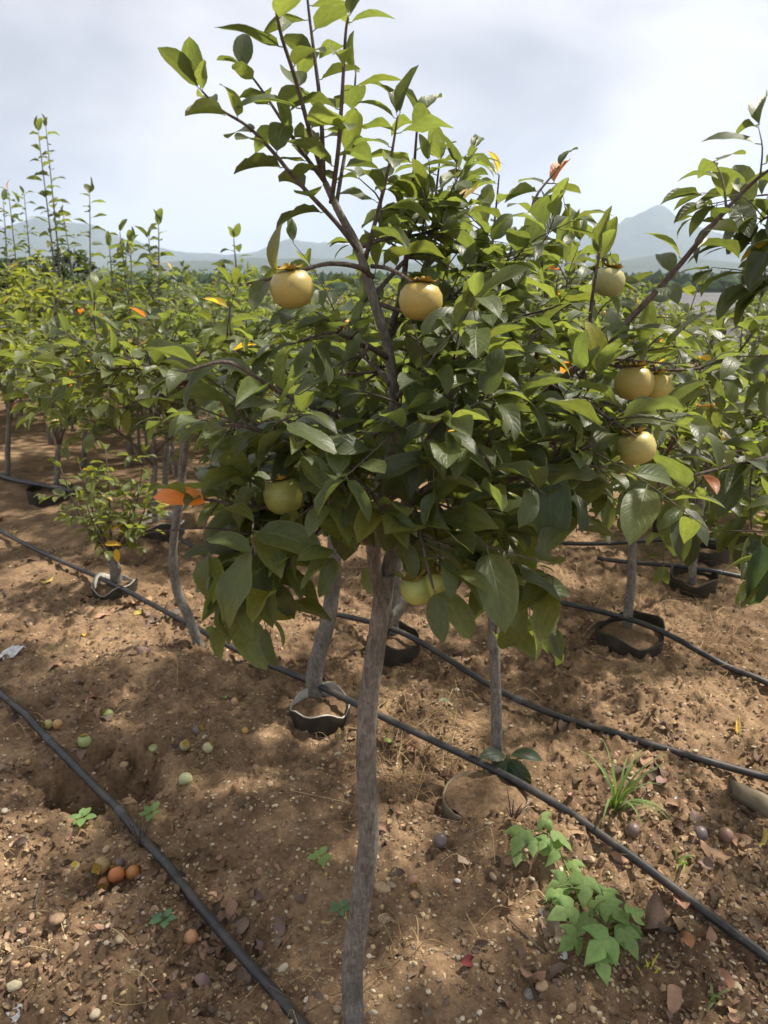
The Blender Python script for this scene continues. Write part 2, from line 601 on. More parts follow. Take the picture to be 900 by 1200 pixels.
# ------------------------------------------------------------------ leaf shapes
def leaf_mesh(name, rows, cols, Lr=1.0, Wr=0.52, fold=0.35, curl=0.7, wave=0.03, twist=0.0, seed=0, mat=None, petiole=True,
              tint=True, crinkle=0.0):
    """a persimmon leaf of length 1 along +Y, base at the origin, upper side +Z"""
    rg = random.Random(seed)
    mat = mat or LEAF
    V, UV, F, FM = [], [], [], []
    p0 = 0.10 if petiole else 0.0
    y, z, ang = p0, 0.0, -0.28
    ph = rg.random() * 6
    for i in range(rows + 1):
        v = i / rows
        if i:
            ang = -0.28 + curl * (v ** 1.2)
            y += Lr / rows * math.cos(ang); z -= Lr / rows * math.sin(ang)
        w = Wr / 2 * max(0, math.sin(math.pi * min(1, v) ** 0.84)) ** 0.62
        if v > 0.82: w *= 1 - (v - .82) / .18 * .45
        w = max(w, 0.006)
        tw = twist * v
        for j in range(cols + 1):
            s = -1 + 2 * j / cols
            lx = s * w * math.cos(fold * 0.9)
            up = abs(s) ** 1.25 * w * math.sin(fold) + wave * abs(s) ** 2 * math.sin(ph + v * 9 + (0 if s < 0 else 2.1)) * (w / (Wr / 2))
            up += crinkle * (rg.random() - 0.5)
            xx = lx * math.cos(tw) - up * math.sin(tw); up2 = lx * math.sin(tw) + up * math.cos(tw)
            V.append((xx, y + math.sin(ang) * up2, z + math.cos(ang) * up2)); UV.append((j / cols, v))
    for i in range(rows):
        for j in range(cols):
            a = i * (cols + 1) + j
            F.append((a, a + 1, a + cols + 2, a + cols + 1)); FM.append(0)
    if petiole:
        o = len(V)
        for q, yy in ((0, 0.0), (1, p0 + 0.02)):
            for k in range(3):
                an = k * 2.094
                V.append((0.011 * math.cos(an), yy, 0.011 * math.sin(an) - 0.004)); UV.append((0.5, 0))
        for k in range(3):
            k2 = (k + 1) % 3
            F.append((o + k, o + k2, o + 3 + k2, o + 3 + k)); FM.append(1)
    return new_mesh(name, V, F, [mat, PETI] if petiole else [mat], True, FM, UV, [(1, 1, 1, 1)] * len(V) if tint else None)


LV_HI, LV_LO = [], []
vr = random.Random(5)
for k in range(14):
    a = dict(Wr=vr.uniform(0.38, 0.52), fold=vr.uniform(0.12, 0.80), curl=vr.uniform(0.25, 1.15), wave=vr.uniform(0.01, 0.06),
             twist=vr.uniform(-0.3, 0.3), seed=k)
    if k % 7 == 6: a['fold'] = 1.0
    LV_HI.append(leaf_mesh('leaf', 10, 4, **a))
    LV_LO.append(leaf_mesh('leaf', 7, 4, **a))


def mesh_np(me):
    v = np.zeros(len(me.vertices) * 3, dtype=np.float64); me.vertices.foreach_get('co', v)
    uv = {}
    lay = me.uv_layers[0].data if me.uv_layers else None
    f = [tuple(p.vertices) for p in me.polygons]
    uvv = np.zeros((len(me.vertices), 2))
    if lay:
        for lp in me.loops: uvv[lp.vertex_index] = lay[lp.index].uv
    return v.reshape(-1, 3), f, uvv, [p.material_index for p in me.polygons]


NP_LO = [mesh_np(m) for m in LV_LO]
NP_DRY = None


def joined(name, items, lib, mats):
    """items: (matrix, variant, colour) -> one mesh"""
    V, F, UV, FM, T = [], [], [], [], []
    off = 0
    for mt, k, col in items:
        v, f, uv, fm = lib[k]
        A = np.array(mt)
        V.append(v @ A[:3, :3].T + A[:3, 3]); UV.append(uv); FM += fm
        F += [tuple(i + off for i in q) for q in f]
        T.append(np.tile((*col, 1.0), (len(v), 1))); off += len(v)
    return new_mesh(name, np.concatenate(V), F, mats, True, FM, np.concatenate(UV), np.concatenate(T))


def basis(pos, axis_, up, scale):
    y = axis_.normalized()
    z = up - y * up.dot(y)
    if z.length < 1e-4: z = Vector((1, 0, 0)) - y * y.x
    z.normalize()
    x = y.cross(z)
    m = Matrix(((x.x, y.x, z.x, 0), (x.y, y.y, z.y, 0), (x.z, y.z, z.z, 0), (0, 0, 0, 1)))
    return Matrix.Translation(pos) @ m @ Matrix.Scale(scale, 4)


def leaf_colour(rg, fresh=0.0, dark=1.0, odd=1.0):
    g = rg.random()
    c = Vector((0.066, 0.089, 0.034)) * rg.uniform(0.65, 1.45)
    f = max(0.0, fresh + rg.gauss(0, 0.16))
    c = c.lerp(Vector((0.135, 0.160, 0.036)), min(1, f))
    if g < 0.008 * odd: c = Vector((0.36, 0.25, 0.03))
    elif g < 0.011 * odd: c = Vector((0.40, 0.14, 0.035))
    return tuple(c * dark)


# ------------------------------------------------------------------ trees
class Tree:
    def __init__(self, name, base, seed, label, cat='tree', group=None, fresh=0.05, dark=1.0, leaf=0.115, hi=False):
        self.root = empty(name, base)
        tag(self.root, label, cat, group)
        self.base = Vector(base); self.rg = random.Random(seed)
        self.leaves = []; self.fresh = fresh; self.dark = dark; self.leaf = leaf; self.hi = hi
        self.fr = 0

    def limb(self, pts, r0, r1, n=5, sides=7, mat=None, name='branch', jit=0.05):
        path = smooth_path(pts, n)
        k = len(path)
        rad = [r0 + (r1 - r0) * (i / (k - 1)) for i in range(k)]
        tube(name, path, rad, mat or TWIG, self.root, self.base, sides, jit, self.rg)
        return path, rad

    def add_leaf(self, pos, d, size, up=None, colour=None, var=None):
        rg = self.rg
        up = up or Vector((rg.gauss(0, 0.26), rg.gauss(0, 0.26) - .06, 1))
        self.leaves.append((basis(pos, d, up, size), rg.randrange(14) if var is None else var,
                            colour or leaf_colour(rg, self.fresh, self.dark, 0 if self.hi else 1)))

    def leaves_on(self, path, f0, spacing, size, droop=0.15, tip=True, side=1.0, fresh=None):
        rg = self.rg
        keep = self.fresh
        if fresh is not None: self.fresh = fresh
        tot = sum((path[i + 1] - path[i]).length for i in range(len(path) - 1))
        s, acc, phi = tot * f0, 0.0, rg.random() * 6.28
        nxt = s
        for i in range(len(path) - 1):
            seg = path[i + 1] - path[i]; ln = seg.length
            while acc + ln >= nxt and nxt <= tot:
                t = seg.normalized()
                p = path[i] + t * (nxt - acc)
                ref = Vector((0, 0, 1)) if abs(t.z) < 0.8 else Vector((1, 0, 0))
                a = t.cross(ref).normalized(); b = a.cross(t)
                lat = a * math.cos(phi) + b * math.sin(phi)
                phi += 2.4 + rg.gauss(0, 0.3)
                d = (t * rg.uniform(0.25, 0.75) + lat * side + Vector((0, 0, -droop * rg.uniform(0.2, 2.0)))).normalized()
                if droop < .4:
                    d.z *= .45
                    d.normalize()
                fr = nxt / tot
                sz = size * rg.uniform(0.72, 1.15) * (1.0 - 0.35 * max(0, fr - 0.8) / 0.2)
                self.add_leaf(p, d, sz)
                nxt += spacing * rg.uniform(0.65, 1.35)
            acc += ln
        if tip:
            t = (path[-1] - path[-2]).normalized()
            for q in range(2):
                d = (t + Vector((rg.gauss(0, 0.35), rg.gauss(0, 0.35), rg.gauss(0, 0.25) - droop))).normalized()
                self.add_leaf(path[-1], d, size * rg.uniform(0.5, 0.85))
        self.fresh = keep

    def twigs(self, path, rad, n, length, size, f0=0.25, up=0.15, droop=0.2, spacing=0.042):
        """side twigs joined into one part with their own leaves"""
        rg = self.rg
        V, F = [], []
        for q in range(n):
            f = f0 + (0.98 - f0) * (q + rg.random()) / n
            i = min(len(path) - 2, int(f * (len(path) - 1)))
            p = path[i]; t = (path[i + 1] - path[i]).normalized()
            lat = Vector((rg.gauss(0, 1), rg.gauss(0, 1), rg.gauss(0, 0.8)))
            lat = (lat - t * lat.dot(t)).normalized()
            ln = length * rg.uniform(0.55, 1.25)
            d = (t * rg.uniform(0.3, 0.9) + lat + Vector((0, 0, up))).normalized()
            m1 = p + d * ln * 0.5 + Vector((0, 0, 0.02 * ln))
            e = p + d * ln + Vector((rg.gauss(0, 0.03), rg.gauss(0, 0.03), -droop * ln * rg.uniform(0, 1)))
            if e.z < self.base.z + 0.12 or (self.hi and not (in_crown(e) and in_crown(m1))): continue
            pp = smooth_path([p, m1, e], 3)
            r0 = max(0.0014, min(rad[i] * 0.6, 0.0042))
            rr = [r0 * (1 - 0.6 * k / 6) for k in range(7)]
            if self.hi:
                if any(math.hypot(project(a)[0] - fx, project(a)[1] - fy) < 28 and a.y < fY + .03 for a in pp for fx, fy, fY in FRUITS): continue
                tube('twig', pp, rr, TWIG, self.root, self.base, 5)
            else:
                v, f_ = tube_data(pp, rr, 5, True, off=len(V))
                V += [a - self.base for a in v]; F += f_
            self.leaves_on(pp, 0.2, spacing, size, droop)
        if V:
            link('twigs', new_mesh('twigs', V, F, TWIG), self.root)['kind'] = 'stuff'

    def fruit(self, c, d, col, tilt=(0, 0), stem=None):
        m = Matrix.Translation(c - self.base) @ Matrix.Rotation(tilt[0], 4, 'X') @ Matrix.Rotation(tilt[1], 4, 'Y') @ Matrix.Scale(d, 4)
        o = link('fruit', FRUIT_ME, self.root, m)
        o.color = (*col, 1)
        link('calyx', CALYX_ME, o)
        if stem is not None:
            top = c + Vector((0, 0, 0.36 * d))
            tube('stalk', smooth_path([Vector(stem), (Vector(stem) + top) / 2 + Vector((0, 0, 0.008)), top], 3), [0.0022] * 7, TWIG, self.root, self.base, 5)

    def finish(self, n_obj=300):
        """the leaves that show largest become parts, the others one joined part"""
        cp = Vector((0, 0, CAM_H))

        def sc(l):
            p = l[0].translation
            dd = (p - cp)
            return l[0].to_scale().y / dd.length * (1.0 + 0.3 * abs(l[0].col[2].xyz.normalized().dot(dd.normalized())))
        ls = sorted(self.leaves, key=sc, reverse=True)
        lib = LV_HI if self.hi else LV_LO
        T = Matrix.Translation(-self.base)
        for mt, k, col in ls[:n_obj]:
            o = link('leaf', lib[k], self.root, T @ mt)
            o.color = (*col, 1)
        rest = ls[n_obj:]
        if rest:
            f = link('foliage', joined('foliage', [(T @ mt, k, col) for mt, k, col in rest], NP_LO, [LEAF, PETI]), self.root)
            f['kind'] = 'stuff'
        return self.root


def lathe_fruit():
    V, F = [], []
    prof = [(0.0, -0.42), (0.16, -0.425), (0.33, -0.37), (0.45, -0.22), (0.5, -0.02), (0.47, 0.18), (0.36, 0.34), (0.2, 0.40), (0.06, 0.385), (0.0, 0.38)]
    n = 20
    for r, z in prof:
        for k in range(n):
            a = 2 * math.pi * k / n
            rr = r * (1 + 0.028 * math.cos(4 * a) * (0.5 + z))
            V.append((rr * math.cos(a), rr * math.sin(a), z))
    for i in range(len(prof) - 1):
        for k in range(n):
            k2 = (k + 1) % n
            F.append((i * n + k, i * n + k2, (i + 1) * n + k2, (i + 1) * n + k))
    return new_mesh('fruit', V, F, FRUIT)


def calyx_mesh():
    V, F = [], []
    for q in range(4):
        a0 = q * math.pi / 2 + 0.3
        o = len(V)
        for i, (r, w, z) in enumerate([(0.02, 0.05, 0.40), (0.16, 0.17, 0.425), (0.27, 0.16, 0.43), (0.35, 0.08, 0.47), (0.38, 0.02, 0.52)]):
            for s in (-1, 0, 1):
                V.append((r * math.cos(a0) - s * w * math.sin(a0), r * math.sin(a0) + s * w * math.cos(a0), z + 0.03 * abs(s) * (i > 0)))
        for i in range(4):
            for s in range(2):
                F.append((o + i * 3 + s, o + (i + 1) * 3 + s, o + (i + 1) * 3 + s + 1, o + i * 3 + s + 1))
    # stub of the stalk
    o = len(V)
    for z in (0.39, 0.55):
        for k in range(6):
            V.append((0.045 * math.cos(k * 1.047), 0.045 * math.sin(k * 1.047), z))
    for k in range(6):
        F.append((o + k, o + (k + 1) % 6, o + 6 + (k + 1) % 6, o + 6 + k))
    F.append(tuple(o + 6 + k for k in range(6)))
    return new_mesh('calyx', V, F, CALYX)


FRUIT_ME = lathe_fruit()
CALYX_ME = calyx_mesh()
YEL = (0.40, 0.305, 0.095)
OLV = (0.36, 0.32, 0.10)
GRN = (0.15, 0.19, 0.06)

# ---- the tree in front
Y0 = 1.13


def project(p):
    d = p - Vector((0, 0, CAM_H))
    f = d.y * CP - d.z * SP
    return 450 + FPX * d.x / f, 600 - FPX * (d.y * SP + d.z * CP) / f


FRUITS = [(342, 338, Y0 - .155), (493, 353, Y0 - .13), (743, 449, Y0 - .06), (768, 455, Y0 - .02), (746, 525, Y0 - .1), (333, 581, Y0 - .17), (505, 687, Y0 - .24), (713, 330, Y0 + .12)]
BARE = [(458, 470), (458, 430), (452, 395), (444, 368), (436, 345), (425, 305), (412, 272), (395, 243)]


def in_crown(p):     # the crown is open around the trunk and stops at these edges
    x, y = project(p)
    if p.y < .82: return False
    return not (x < 152 or y > 772 or (x < 235 and y > 625) or (392 < x < 478 and y > 655) or (x > 652 and y > 640) or (x < 300 and 340 < y < 410) or (x < 215 and 480 < y < 560))


def keep(l):
    for f in (.3, .8):
        p = l[0] @ Vector((0, f, 0))
        if not in_crown(p): return False
        x, y = project(p)
        for fx, fy, fY in FRUITS:
            if math.hypot(x - fx, y - fy) < (16 if fx == 505 else 30) and p.y < fY + .03: return False
        for fx, fy in BARE:
            if math.hypot(x - fx, y - fy) < 21 and p.y < Y0: return False
    return True


base = gpx(415, 1216)
t = Tree('persimmon_tree', base, 21, 'tall young persimmon tree in front with long grey trunk and two yellow fruits up high', hi=True, leaf=0.115, fresh=0.07)
tp = [base + Vector((0.004, 0, -0.05))] + [atY(x, y, Y0) for x, y in ((413, 1140), (424, 1050), (432, 980), (429, 905), (431, 830), (441, 755), (449, 700), (452, 672))]
path = smooth_path(tp, 6)
rad = [0.0232 - 0.0078 * i / (len(path) - 1) for i in range(len(path))]
rad[0] = 0.034
for i in (7, 8): rad[i] *= 1.06
tube('trunk', path, rad, BARK, t.root, t.base, 14, 0.05, t.rg)
tube('branch', smooth_path([atY(449, 690, Y0), atY(462, 640, Y0 + .02), atY(478, 590, Y0 + .08), atY(492, 540, Y0 + .14)], 4), [0.0135 - 0.0004 * i for i in range(13)], BARK, t.root, t.base, 9, 0.05, t.rg)
tube('branch', smooth_path([atY(446, 735, Y0), atY(470, 712, Y0 + .05), atY(482, 670, Y0 + .12), atY(500, 630, Y0 + .2)], 4), [0.012 - 0.0005 * i for i in range(13)], BARK, t.root, t.base, 8, 0.05, t.rg)
B = lambda spec: [atY(x, y, Y0 + d) for x, y, d in spec]
lead = t.limb(B([(448, 705, 0), (438, 655, -.01), (442, 600, 0), (456, 540, .01), (462, 480, .01), (456, 415, 0), (437, 348, -.02), (420, 292, -.02), (398, 250, -.02), (381, 214, -.02)]), 0.0128, 0.0046, 5, 9, BARK)
sh = []
for spec, r0, f0, sp, sz in (
        ([(424, 300, -.02), (395, 262, -.04), (350, 214, -.06), (318, 176, -.07), (290, 148, -.08), (258, 128, -.09), (236, 106, -.1)], .0048, .25, .034, .082),
        ([(381, 214, -.02), (350, 172, 0), (325, 133, .02), (305, 103, .03), (289, 82, .04)], .004, .25, .040, .080),
        ([(381, 214, -.02), (366, 165, -.05), (346, 92, -.08), (328, 35, -.1), (318, -30, -.12), (312, -60, -.12)], .0045, .22, .040, .088),
        ([(379, 205, -.02), (376, 130, .02), (368, 62, .04), (361, 5, .06), (356, -55, .07)], .0044, .28, .042, .088),
        ([(388, 238, -.02), (396, 180, -.05), (401, 110, -.06), (405, 40, -.06), (408, 20, -.06)], .0045, .28, .042, .090),
        ([(393, 246, -.02), (405, 175, .03), (414, 120, .06), (417, 86, .08)], .0038, .25, .042, .082),
        ([(428, 304, -.02), (445, 240, -.04), (458, 185, -.05), (466, 137, -.05)], .0044, .2, .036, .084),
        ([(478, 285, .1), (484, 215, .1), (488, 160, .1), (490, 140, .1)], .004, .1, .034, .088),
        ([(503, 300, .16), (510, 235, .17), (515, 190, .18)], .0038, .1, .036, .086)):
    pts = B(spec)
    p, r = t.limb(pts, r0 * .82, 0.0013, 5, 6)
    t.leaves_on(p, f0 * .8, sp * .50, sz * .92, 0.1)
t.limb(B([(452, 400, 0), (470, 345, .06), (478, 285, .1)]), .006, .004, 4, 6)
t.limb(B([(452, 400, 0), (485, 350, .1), (503, 300, .16)]), .0055, .0038, 4, 6)
# fruit spurs
p, r = t.limb(B([(437, 325, -.02), (420, 313, -.05), (385, 309, -.09), (350, 318, -.12), (315, 327, -.13), (288, 333, -.13)]), .0042, .0018, 4, 6)
t.leaves_on(p, .55, .05, .085, .5)
t.fruit(atY(342, 338, Y0 - .155), .057, YEL, (0.1, -0.1), p[-9])
p, r = t.limb(B([(436, 312, -.02), (452, 314, -.07), (470, 322, -.1), (486, 334, -.12)]), .0036, .002, 4, 6)
t.fruit(atY(493, 353, Y0 - .13), .059, (0.42, 0.305, 0.088), (-0.05, 0.08), p[-1])
t.leaves_on(p, .2, .05, .085, .2)
# spreading limbs: photo column, row, depth beside the trunk; r0, leaf start, twigs, twig length, leaf size
LIMBS = [
    ([(460, 500, 0), (420, 495, -.06), (370, 478, -.12), (320, 455, -.18), (270, 425, -.22), (228, 432, -.25), (205, 440, -.26)], .0042, .35, 3, .12, .115),
    ([(458, 555, 0), (400, 545, -.08), (340, 520, -.14), (290, 500, -.18), (250, 500, -.2)], .007, .35, 7, .14, .12),
    ([(448, 605, 0), (400, 600, -.06), (330, 596, -.12), (270, 590, -.17), (222, 582, -.2)], .007, .3, 9, .17, .125),
    ([(442, 640, 0), (405, 622, -.07), (360, 610, -.12), (315, 622, -.16), (285, 655, -.18), (272, 690, -.18)], .006, .3, 10, .13, .125),
    ([(447, 600, 0), (465, 580, -.1), (487, 600, -.2), (495, 640, -.25), (508, 690, -.28)], .006, .3, 6, .11, .125),
    ([(478, 590, .08), (520, 560, .03), (570, 520, -.01), (620, 478, -.03), (660, 443, -.04), (690, 420, -.05), (740, 372, -.06), (790, 318, -.08), (840, 258, -.1), (882, 214, -.12), (915, 190, -.13)], .0095, .62, 3, .10, .115),
    ([(700, 410, -.05), (692, 375, -.07), (697, 330, -.09), (703, 296, -.1)], .0036, .15, 0, .1, .10),
    ([(645, 452, -.04), (680, 468, -.08), (716, 492, -.11), (745, 512, -.12)], .0045, .2, 6, .12, .12),
    ([(480, 585, .08), (540, 578, -.02), (600, 562, -.1), (650, 540, -.15), (700, 520, -.17)], .0065, .25, 9, .15, .125),
    ([(484, 650, .1), (520, 640, 0), (565, 650, -.08), (605, 690, -.12), (630, 720, -.13)], .006, .3, 9, .13, .13),
    ([(690, 420, -.05), (730, 430, -.02), (790, 434, 0), (850, 428, .02)], .0042, .15, 6, .1, .10),
    ([(492, 540, .14), (525, 470, .12), (555, 410, .1), (580, 350, .1), (600, 290, .1)], .0085, .25, 12, .16, .11),
    ([(492, 540, .14), (540, 480, .22), (590, 430, .3), (640, 380, .36), (680, 330, .4)], .0085, .25, 12, .18, .11),
    ([(460, 470, .01), (495, 440, -.05), (530, 430, -.1), (570, 425, -.13)], .0055, .2, 8, .13, .115),
    ([(456, 420, 0), (420, 400, -.05), (385, 390, -.1), (350, 400, -.13)], .005, .25, 4, .10, .10),
    ([(458, 450, 0), (440, 430, .1), (410, 400, .2), (390, 360, .28)], .006, .25, 9, .15, .11),
    ([(460, 500, 0), (490, 480, -.12), (520, 490, -.2), (550, 520, -.24)], .0055, .25, 8, .13, .12),
    ([(458, 560, 0), (430, 545, -.12), (400, 560, -.2), (385, 590, -.24)], .0055, .25, 8, .12, .12),
    ([(500, 630, .2), (540, 600, .26), (590, 590, .32), (640, 600, .36)], .007, .2, 10, .16, .125),
    ([(440, 640, 0), (410, 600, .1), (370, 570, .2), (330, 540, .28)], .007, .25, 10, .16, .12),
    ([(452, 580, 0), (470, 540, .12), (460, 490, .25), (450, 440, .32)], .007, .3, 10, .16, .12),
    ([(420, 290, -.02), (450, 280, .03), (490, 275, .08), (530, 262, .1)], .0042, .2, 5, .11, .09),
    ([(437, 348, -.02), (470, 310, .05), (500, 280, .08), (530, 240, .1), (545, 225, .1)], .0042, .25, 5, .1, .09),
    ([(440, 355, -.02), (480, 365, .0), (525, 350, .05), (565, 320, .08)], .0042, .2, 7, .11, .1),
]
for i, (spec, r0, f0, ntw, tl, sz) in enumerate(LIMBS):
    dr = .55 if i in (3, 4, 9) else .07
    sz *= .82 if dr > .3 else .67
    ntw = int(ntw * (1.8 if dr > .3 else 1.75))
    p, r = t.limb(B(spec), r0, 0.0017, 4, 6)
    t.leaves_on(p, f0, .030, sz, dr)
    if ntw: t.twigs(p, r, ntw, tl, sz, 0.25, 0.1, .1 + dr * .5, 0.031)
# single leaves that stand out
D2 = lambda x, y: Vector((x, 0, y))
t.add_leaf(atY(246, 590, Y0 - .21), Vector((-1, .1, .12)), .075, Vector((0, -.5, 1)), (0.62, 0.22, 0.05), 2)
t.add_leaf(atY(640, 535, Y0 - .2), Vector((.08, -.3, -1)), .115, Vector((-.1, -1, .4)), (0.05, 0.085, 0.03), 1)
t.add_leaf(atY(327, 333, Y0 - .14), Vector((-.08, 0, 1)), .075, Vector((-1, -.6, .2)), (0.13, 0.13, 0.035), 5)
t.add_leaf(atY(700, 440, Y0 - .1), Vector((-.2, -.1, 1)), .075, Vector((.6, -1, .2)), (0.24, 0.24, 0.03), 4)
for c, d, col in (((333, 581), .058, (.27, .26, .07)), ((489, 690), .046, (.36, .38, .12)), ((514, 684), .046, (.38, .38, .11))):
    Yc = Y0 - .17 if c[0] < 400 else Y0 - .24
    t.fruit(atY(c[0], c[1], Yc), d, col, (R.uniform(-.3, .3), R.uniform(-.3, .3)), atY(c[0] + 4, c[1] - 34, Yc + .02))
for c, d, col, dy in (((743, 449), .058, YEL, -.06), ((768, 455), .052, (.42, .34, .09), -.02), ((746, 525), .056, (.46, .38, .14), -.10), ((713, 330), .054, (.38, .34, .15), .12)):
    t.fruit(atY(c[0], c[1], Y0 + dy), d, col, (R.uniform(-.2, .2), R.uniform(-.3, .3)), atY(c[0] - 6, c[1] - 26, Y0 + dy))


t.leaves = [l for l in t.leaves if keep(l)]
t.finish(300)
print('front tree leaves', len(t.leaves))


# ---- grown trees behind
def grow(t, trunk, Ht, Rc, limbs=6, twn=7, size=None, shoots=4, zf=None, rtr=0.02, twl=0.2, extra=(), spacing=0.047, sh_len=(0.12, 0.32)):
    rg = t.rg
    size = size or t.leaf
    p = smooth_path(trunk, 5)
    tube('trunk', p, [rtr * (1.25 if i == 0 else 1 - 0.3 * i / len(p)) for i in range(len(p))], BARK, t.root, t.base, 10, 0.07, rg)
    top = p[-1]
    hgt = t.base.z + Ht
    ld, lr = t.limb([top - (p[-1] - p[-2]) * .5, top.lerp(Vector((top.x + rg.gauss(0, .05), top.y + rg.gauss(0, .05), hgt)), 0.5), Vector((top.x + rg.gauss(0, .1), top.y + rg.gauss(0, .1), hgt * .93))], rtr * .62, .003, 6, 7, BARK)
    t.twigs(ld, lr, twn, twl, size, .2)
    az = rg.random() * 6.28
    for q in range(limbs):
        az += 2.4 + rg.gauss(0, .25)
        f = rg.uniform(0.0, 0.5)
        s = ld[int(f * (len(ld) - 1))]
        ln = Rc * rg.uniform(0.75, 1.15)
        rise = rg.uniform(0.12, 0.75) * (hgt - s.z)
        d = Vector((math.cos(az), math.sin(az), 0))
        e = s + d * ln + Vector((0, 0, rise))
        m1 = s + d * ln * .4 + Vector((0, 0, rise * .5 + .05))
        lp, l_r = t.limb([s, m1, e], rtr * .45, .002, 6, 6)
        t.leaves_on(lp, .4, spacing, size, .12)
        t.twigs(lp, l_r, twn, twl, size, .3, .12, .2, spacing)
    for q in range(shoots):
        a = rg.random() * 6.28; rr = Rc * rg.uniform(0.05, .6)
        s = Vector((top.x + rr * math.cos(a), top.y + rr * math.sin(a), hgt - rg.uniform(.15, .35)))
        e = s + Vector((rg.gauss(0, .06), rg.gauss(0, .06), rg.uniform(*sh_len)))
        lp, l_r = t.limb([s, (s + e) / 2 + Vector((rg.gauss(0, .015), 0, 0)), e], .004, .0015, 5, 5)
        t.leaves_on(lp, .0, spacing * .75, size * .95, .15)
    for pts, r0, n in extra:
        lp, l_r = t.limb(pts, r0, .002, 5, 6)
        t.leaves_on(lp, .3, spacing, size, .25)
        if n: t.twigs(lp, l_r, n, twl * .8, size, .25, .1, .4, spacing)


def tp_(base, *pts):
    return [Vector(base) - Vector((0, 0, .04))] + [atY(x, y, base.y + d) for x, y, d in pts]


# row B, behind the front tree
b = gpx(373, 822)
t = Tree('persimmon_tree', b, 31, 'persimmon tree with thick bent grey trunk in a sunken pot just behind the front tree', fresh=.02)
grow(t, tp_(b, (368, 790, 0), (384, 730, 0), (391, 672, 0), (392, 620, 0)), 1.35, .5, 7, 8, .12, 2, rtr=.034, twl=.2)
t.finish(300)

b = gpx(583, 903)
t = Tree('persimmon_tree', b, 33, 'persimmon tree with slim straight dark trunk and dark sprout of leaves at its foot', fresh=.08)
grow(t, tp_(b, (582, 850, 0), (580, 780, 0), (578, 700, .02), (585, 640, .04)), 1.5, .5, 7, 9, .115, 4, rtr=.02, twl=.2,
     extra=[([atY(585, 640, b.y + .04), atY(610, 500, b.y - .1), atY(640, 350, b.y - .15), atY(622, 250, b.y - .1), atY(655, 195, b.y - .05)], .009, 10),
            ([atY(585, 640, b.y + .04), atY(660, 520, b.y - .1), atY(690, 400, b.y - .2), atY(700, 300, b.y - .25)], .009, 10),
            ([atY(585, 640, b.y + .04), atY(580, 480, b.y), atY(575, 330, b.y + .05), atY(585, 205, b.y + .05)], .008, 9)])
for (fx, fy, dy, dd, col) in ((680, 341, -.2, .05, GRN), (735, 614, -.3, .05, GRN), (737, 586, -.25, .055, GRN)):
    t.fruit(atY(fx, fy, b.y + dy), dd, col, (.1, .1), atY(fx - 3, fy - 30, b.y + dy))
# the sprout at its foot
sp0 = Vector((b.x + .02, b.y - .05, b.z + .10))
for ax, up, sz in ((Vector((-.5, -.2, .12)), Vector((0, -.3, 1)), .10), (Vector((-.25, -.4, -.9)), Vector((-.3, -1, .2)), .15), (Vector((.1, -.4, -.9)), Vector((.3, -1, .2)), .16), (Vector((.8, -.1, .05)), Vector((0, -.3, 1)), .11), (Vector((.45, -.3, -.6)), Vector((.5, -1, .3)), .13)):
    t.add_leaf(sp0, ax, sz, up, (.035, .06, .03), R.randrange(14))
t.limb([b + Vector((.01, -.01, .03)), b + Vector((.02, -.03, .07)), sp0], .004, .003, 3, 6)
t.finish(300)

b = gpx(236, 756)
t = Tree('persimmon_tree', b, 35, 'persimmon tree with curved bare trunk leaning at the hose left of the front tree', fresh=.22)
grow(t, tp_(b, (222, 725, 0), (207, 690, .02), (203, 640, .02), (210, 590, .02), (218, 500, .04)), 1.36, .48, 8, 11, .105, 3, rtr=.022, twl=.19)
t.finish(300)

b = gpx(136, 692)
t = Tree('persimmon_tree', b, 37, 'stunted shrubby persimmon with sparse yellowing leaves in a cut-down pot', fresh=.5, leaf=.075)
rg = t.rg
p = smooth_path([b - Vector((0, 0, .03)), b + Vector((.01, 0, .1)), b + Vector((0, 0, .2))], 4)
tube('trunk', p, [.034 - .0012 * i for i in range(len(p))], BARK, t.root, t.base, 10, .08, rg)
for q in range(9):
    a = q * 2.4; e = b + Vector((.22 * math.cos(a) * rg.uniform(.3, 1.1), .22 * math.sin(a) * rg.uniform(.3, 1.1), rg.uniform(.4, .72)))
    lp, lr = t.limb([p[-1], p[-1].lerp(e, .5) + Vector((.03 * math.cos(a), .03 * math.sin(a), -.02)), e], .008, .0018, 5, 6)
    t.leaves_on(lp, .25, .04, .085, .2); t.twigs(lp, lr, 4, .12, .08, .35, .1, .2, .04)
t.add_leaf(b + Vector((.06, -.08, .27)), Vector((.1, -.2, -1)), .07, Vector((0, -1, .2)), (.55, .36, .03), 3)
t.finish(300)

b = gpx(737, 744)
t = Tree('persimmon_tree', b, 39, 'persimmon tree with pale slim trunk in a wide dark pot on the right', fresh=.15)
grow(t, tp_(b, (736, 715, 0), (740, 680, 0), (741, 640, 0), (745, 600, .02)), 1.42, .5, 6, 7, .11, 3, rtr=.024, twl=.2,
     extra=[([atY(745, 600, b.y), atY(770, 550, b.y - .2), atY(792, 515, b.y - .45), atY(835, 455, b.y - .7), atY(862, 418, b.y - .8), atY(890, 380, b.y - .9)], .010, 10)])
t.finish(300)

b = gpx(811, 692)
t = Tree('persimmon_tree', b, 41, 'persimmon tree with slim brown trunk and straw at its foot behind the wide pot', fresh=.2)
grow(t, tp_(b, (812, 660, 0), (818, 620, 0), (824, 570, 0)), 1.4, .5, 6, 7, .11, 3, rtr=.022)
t.finish(260)

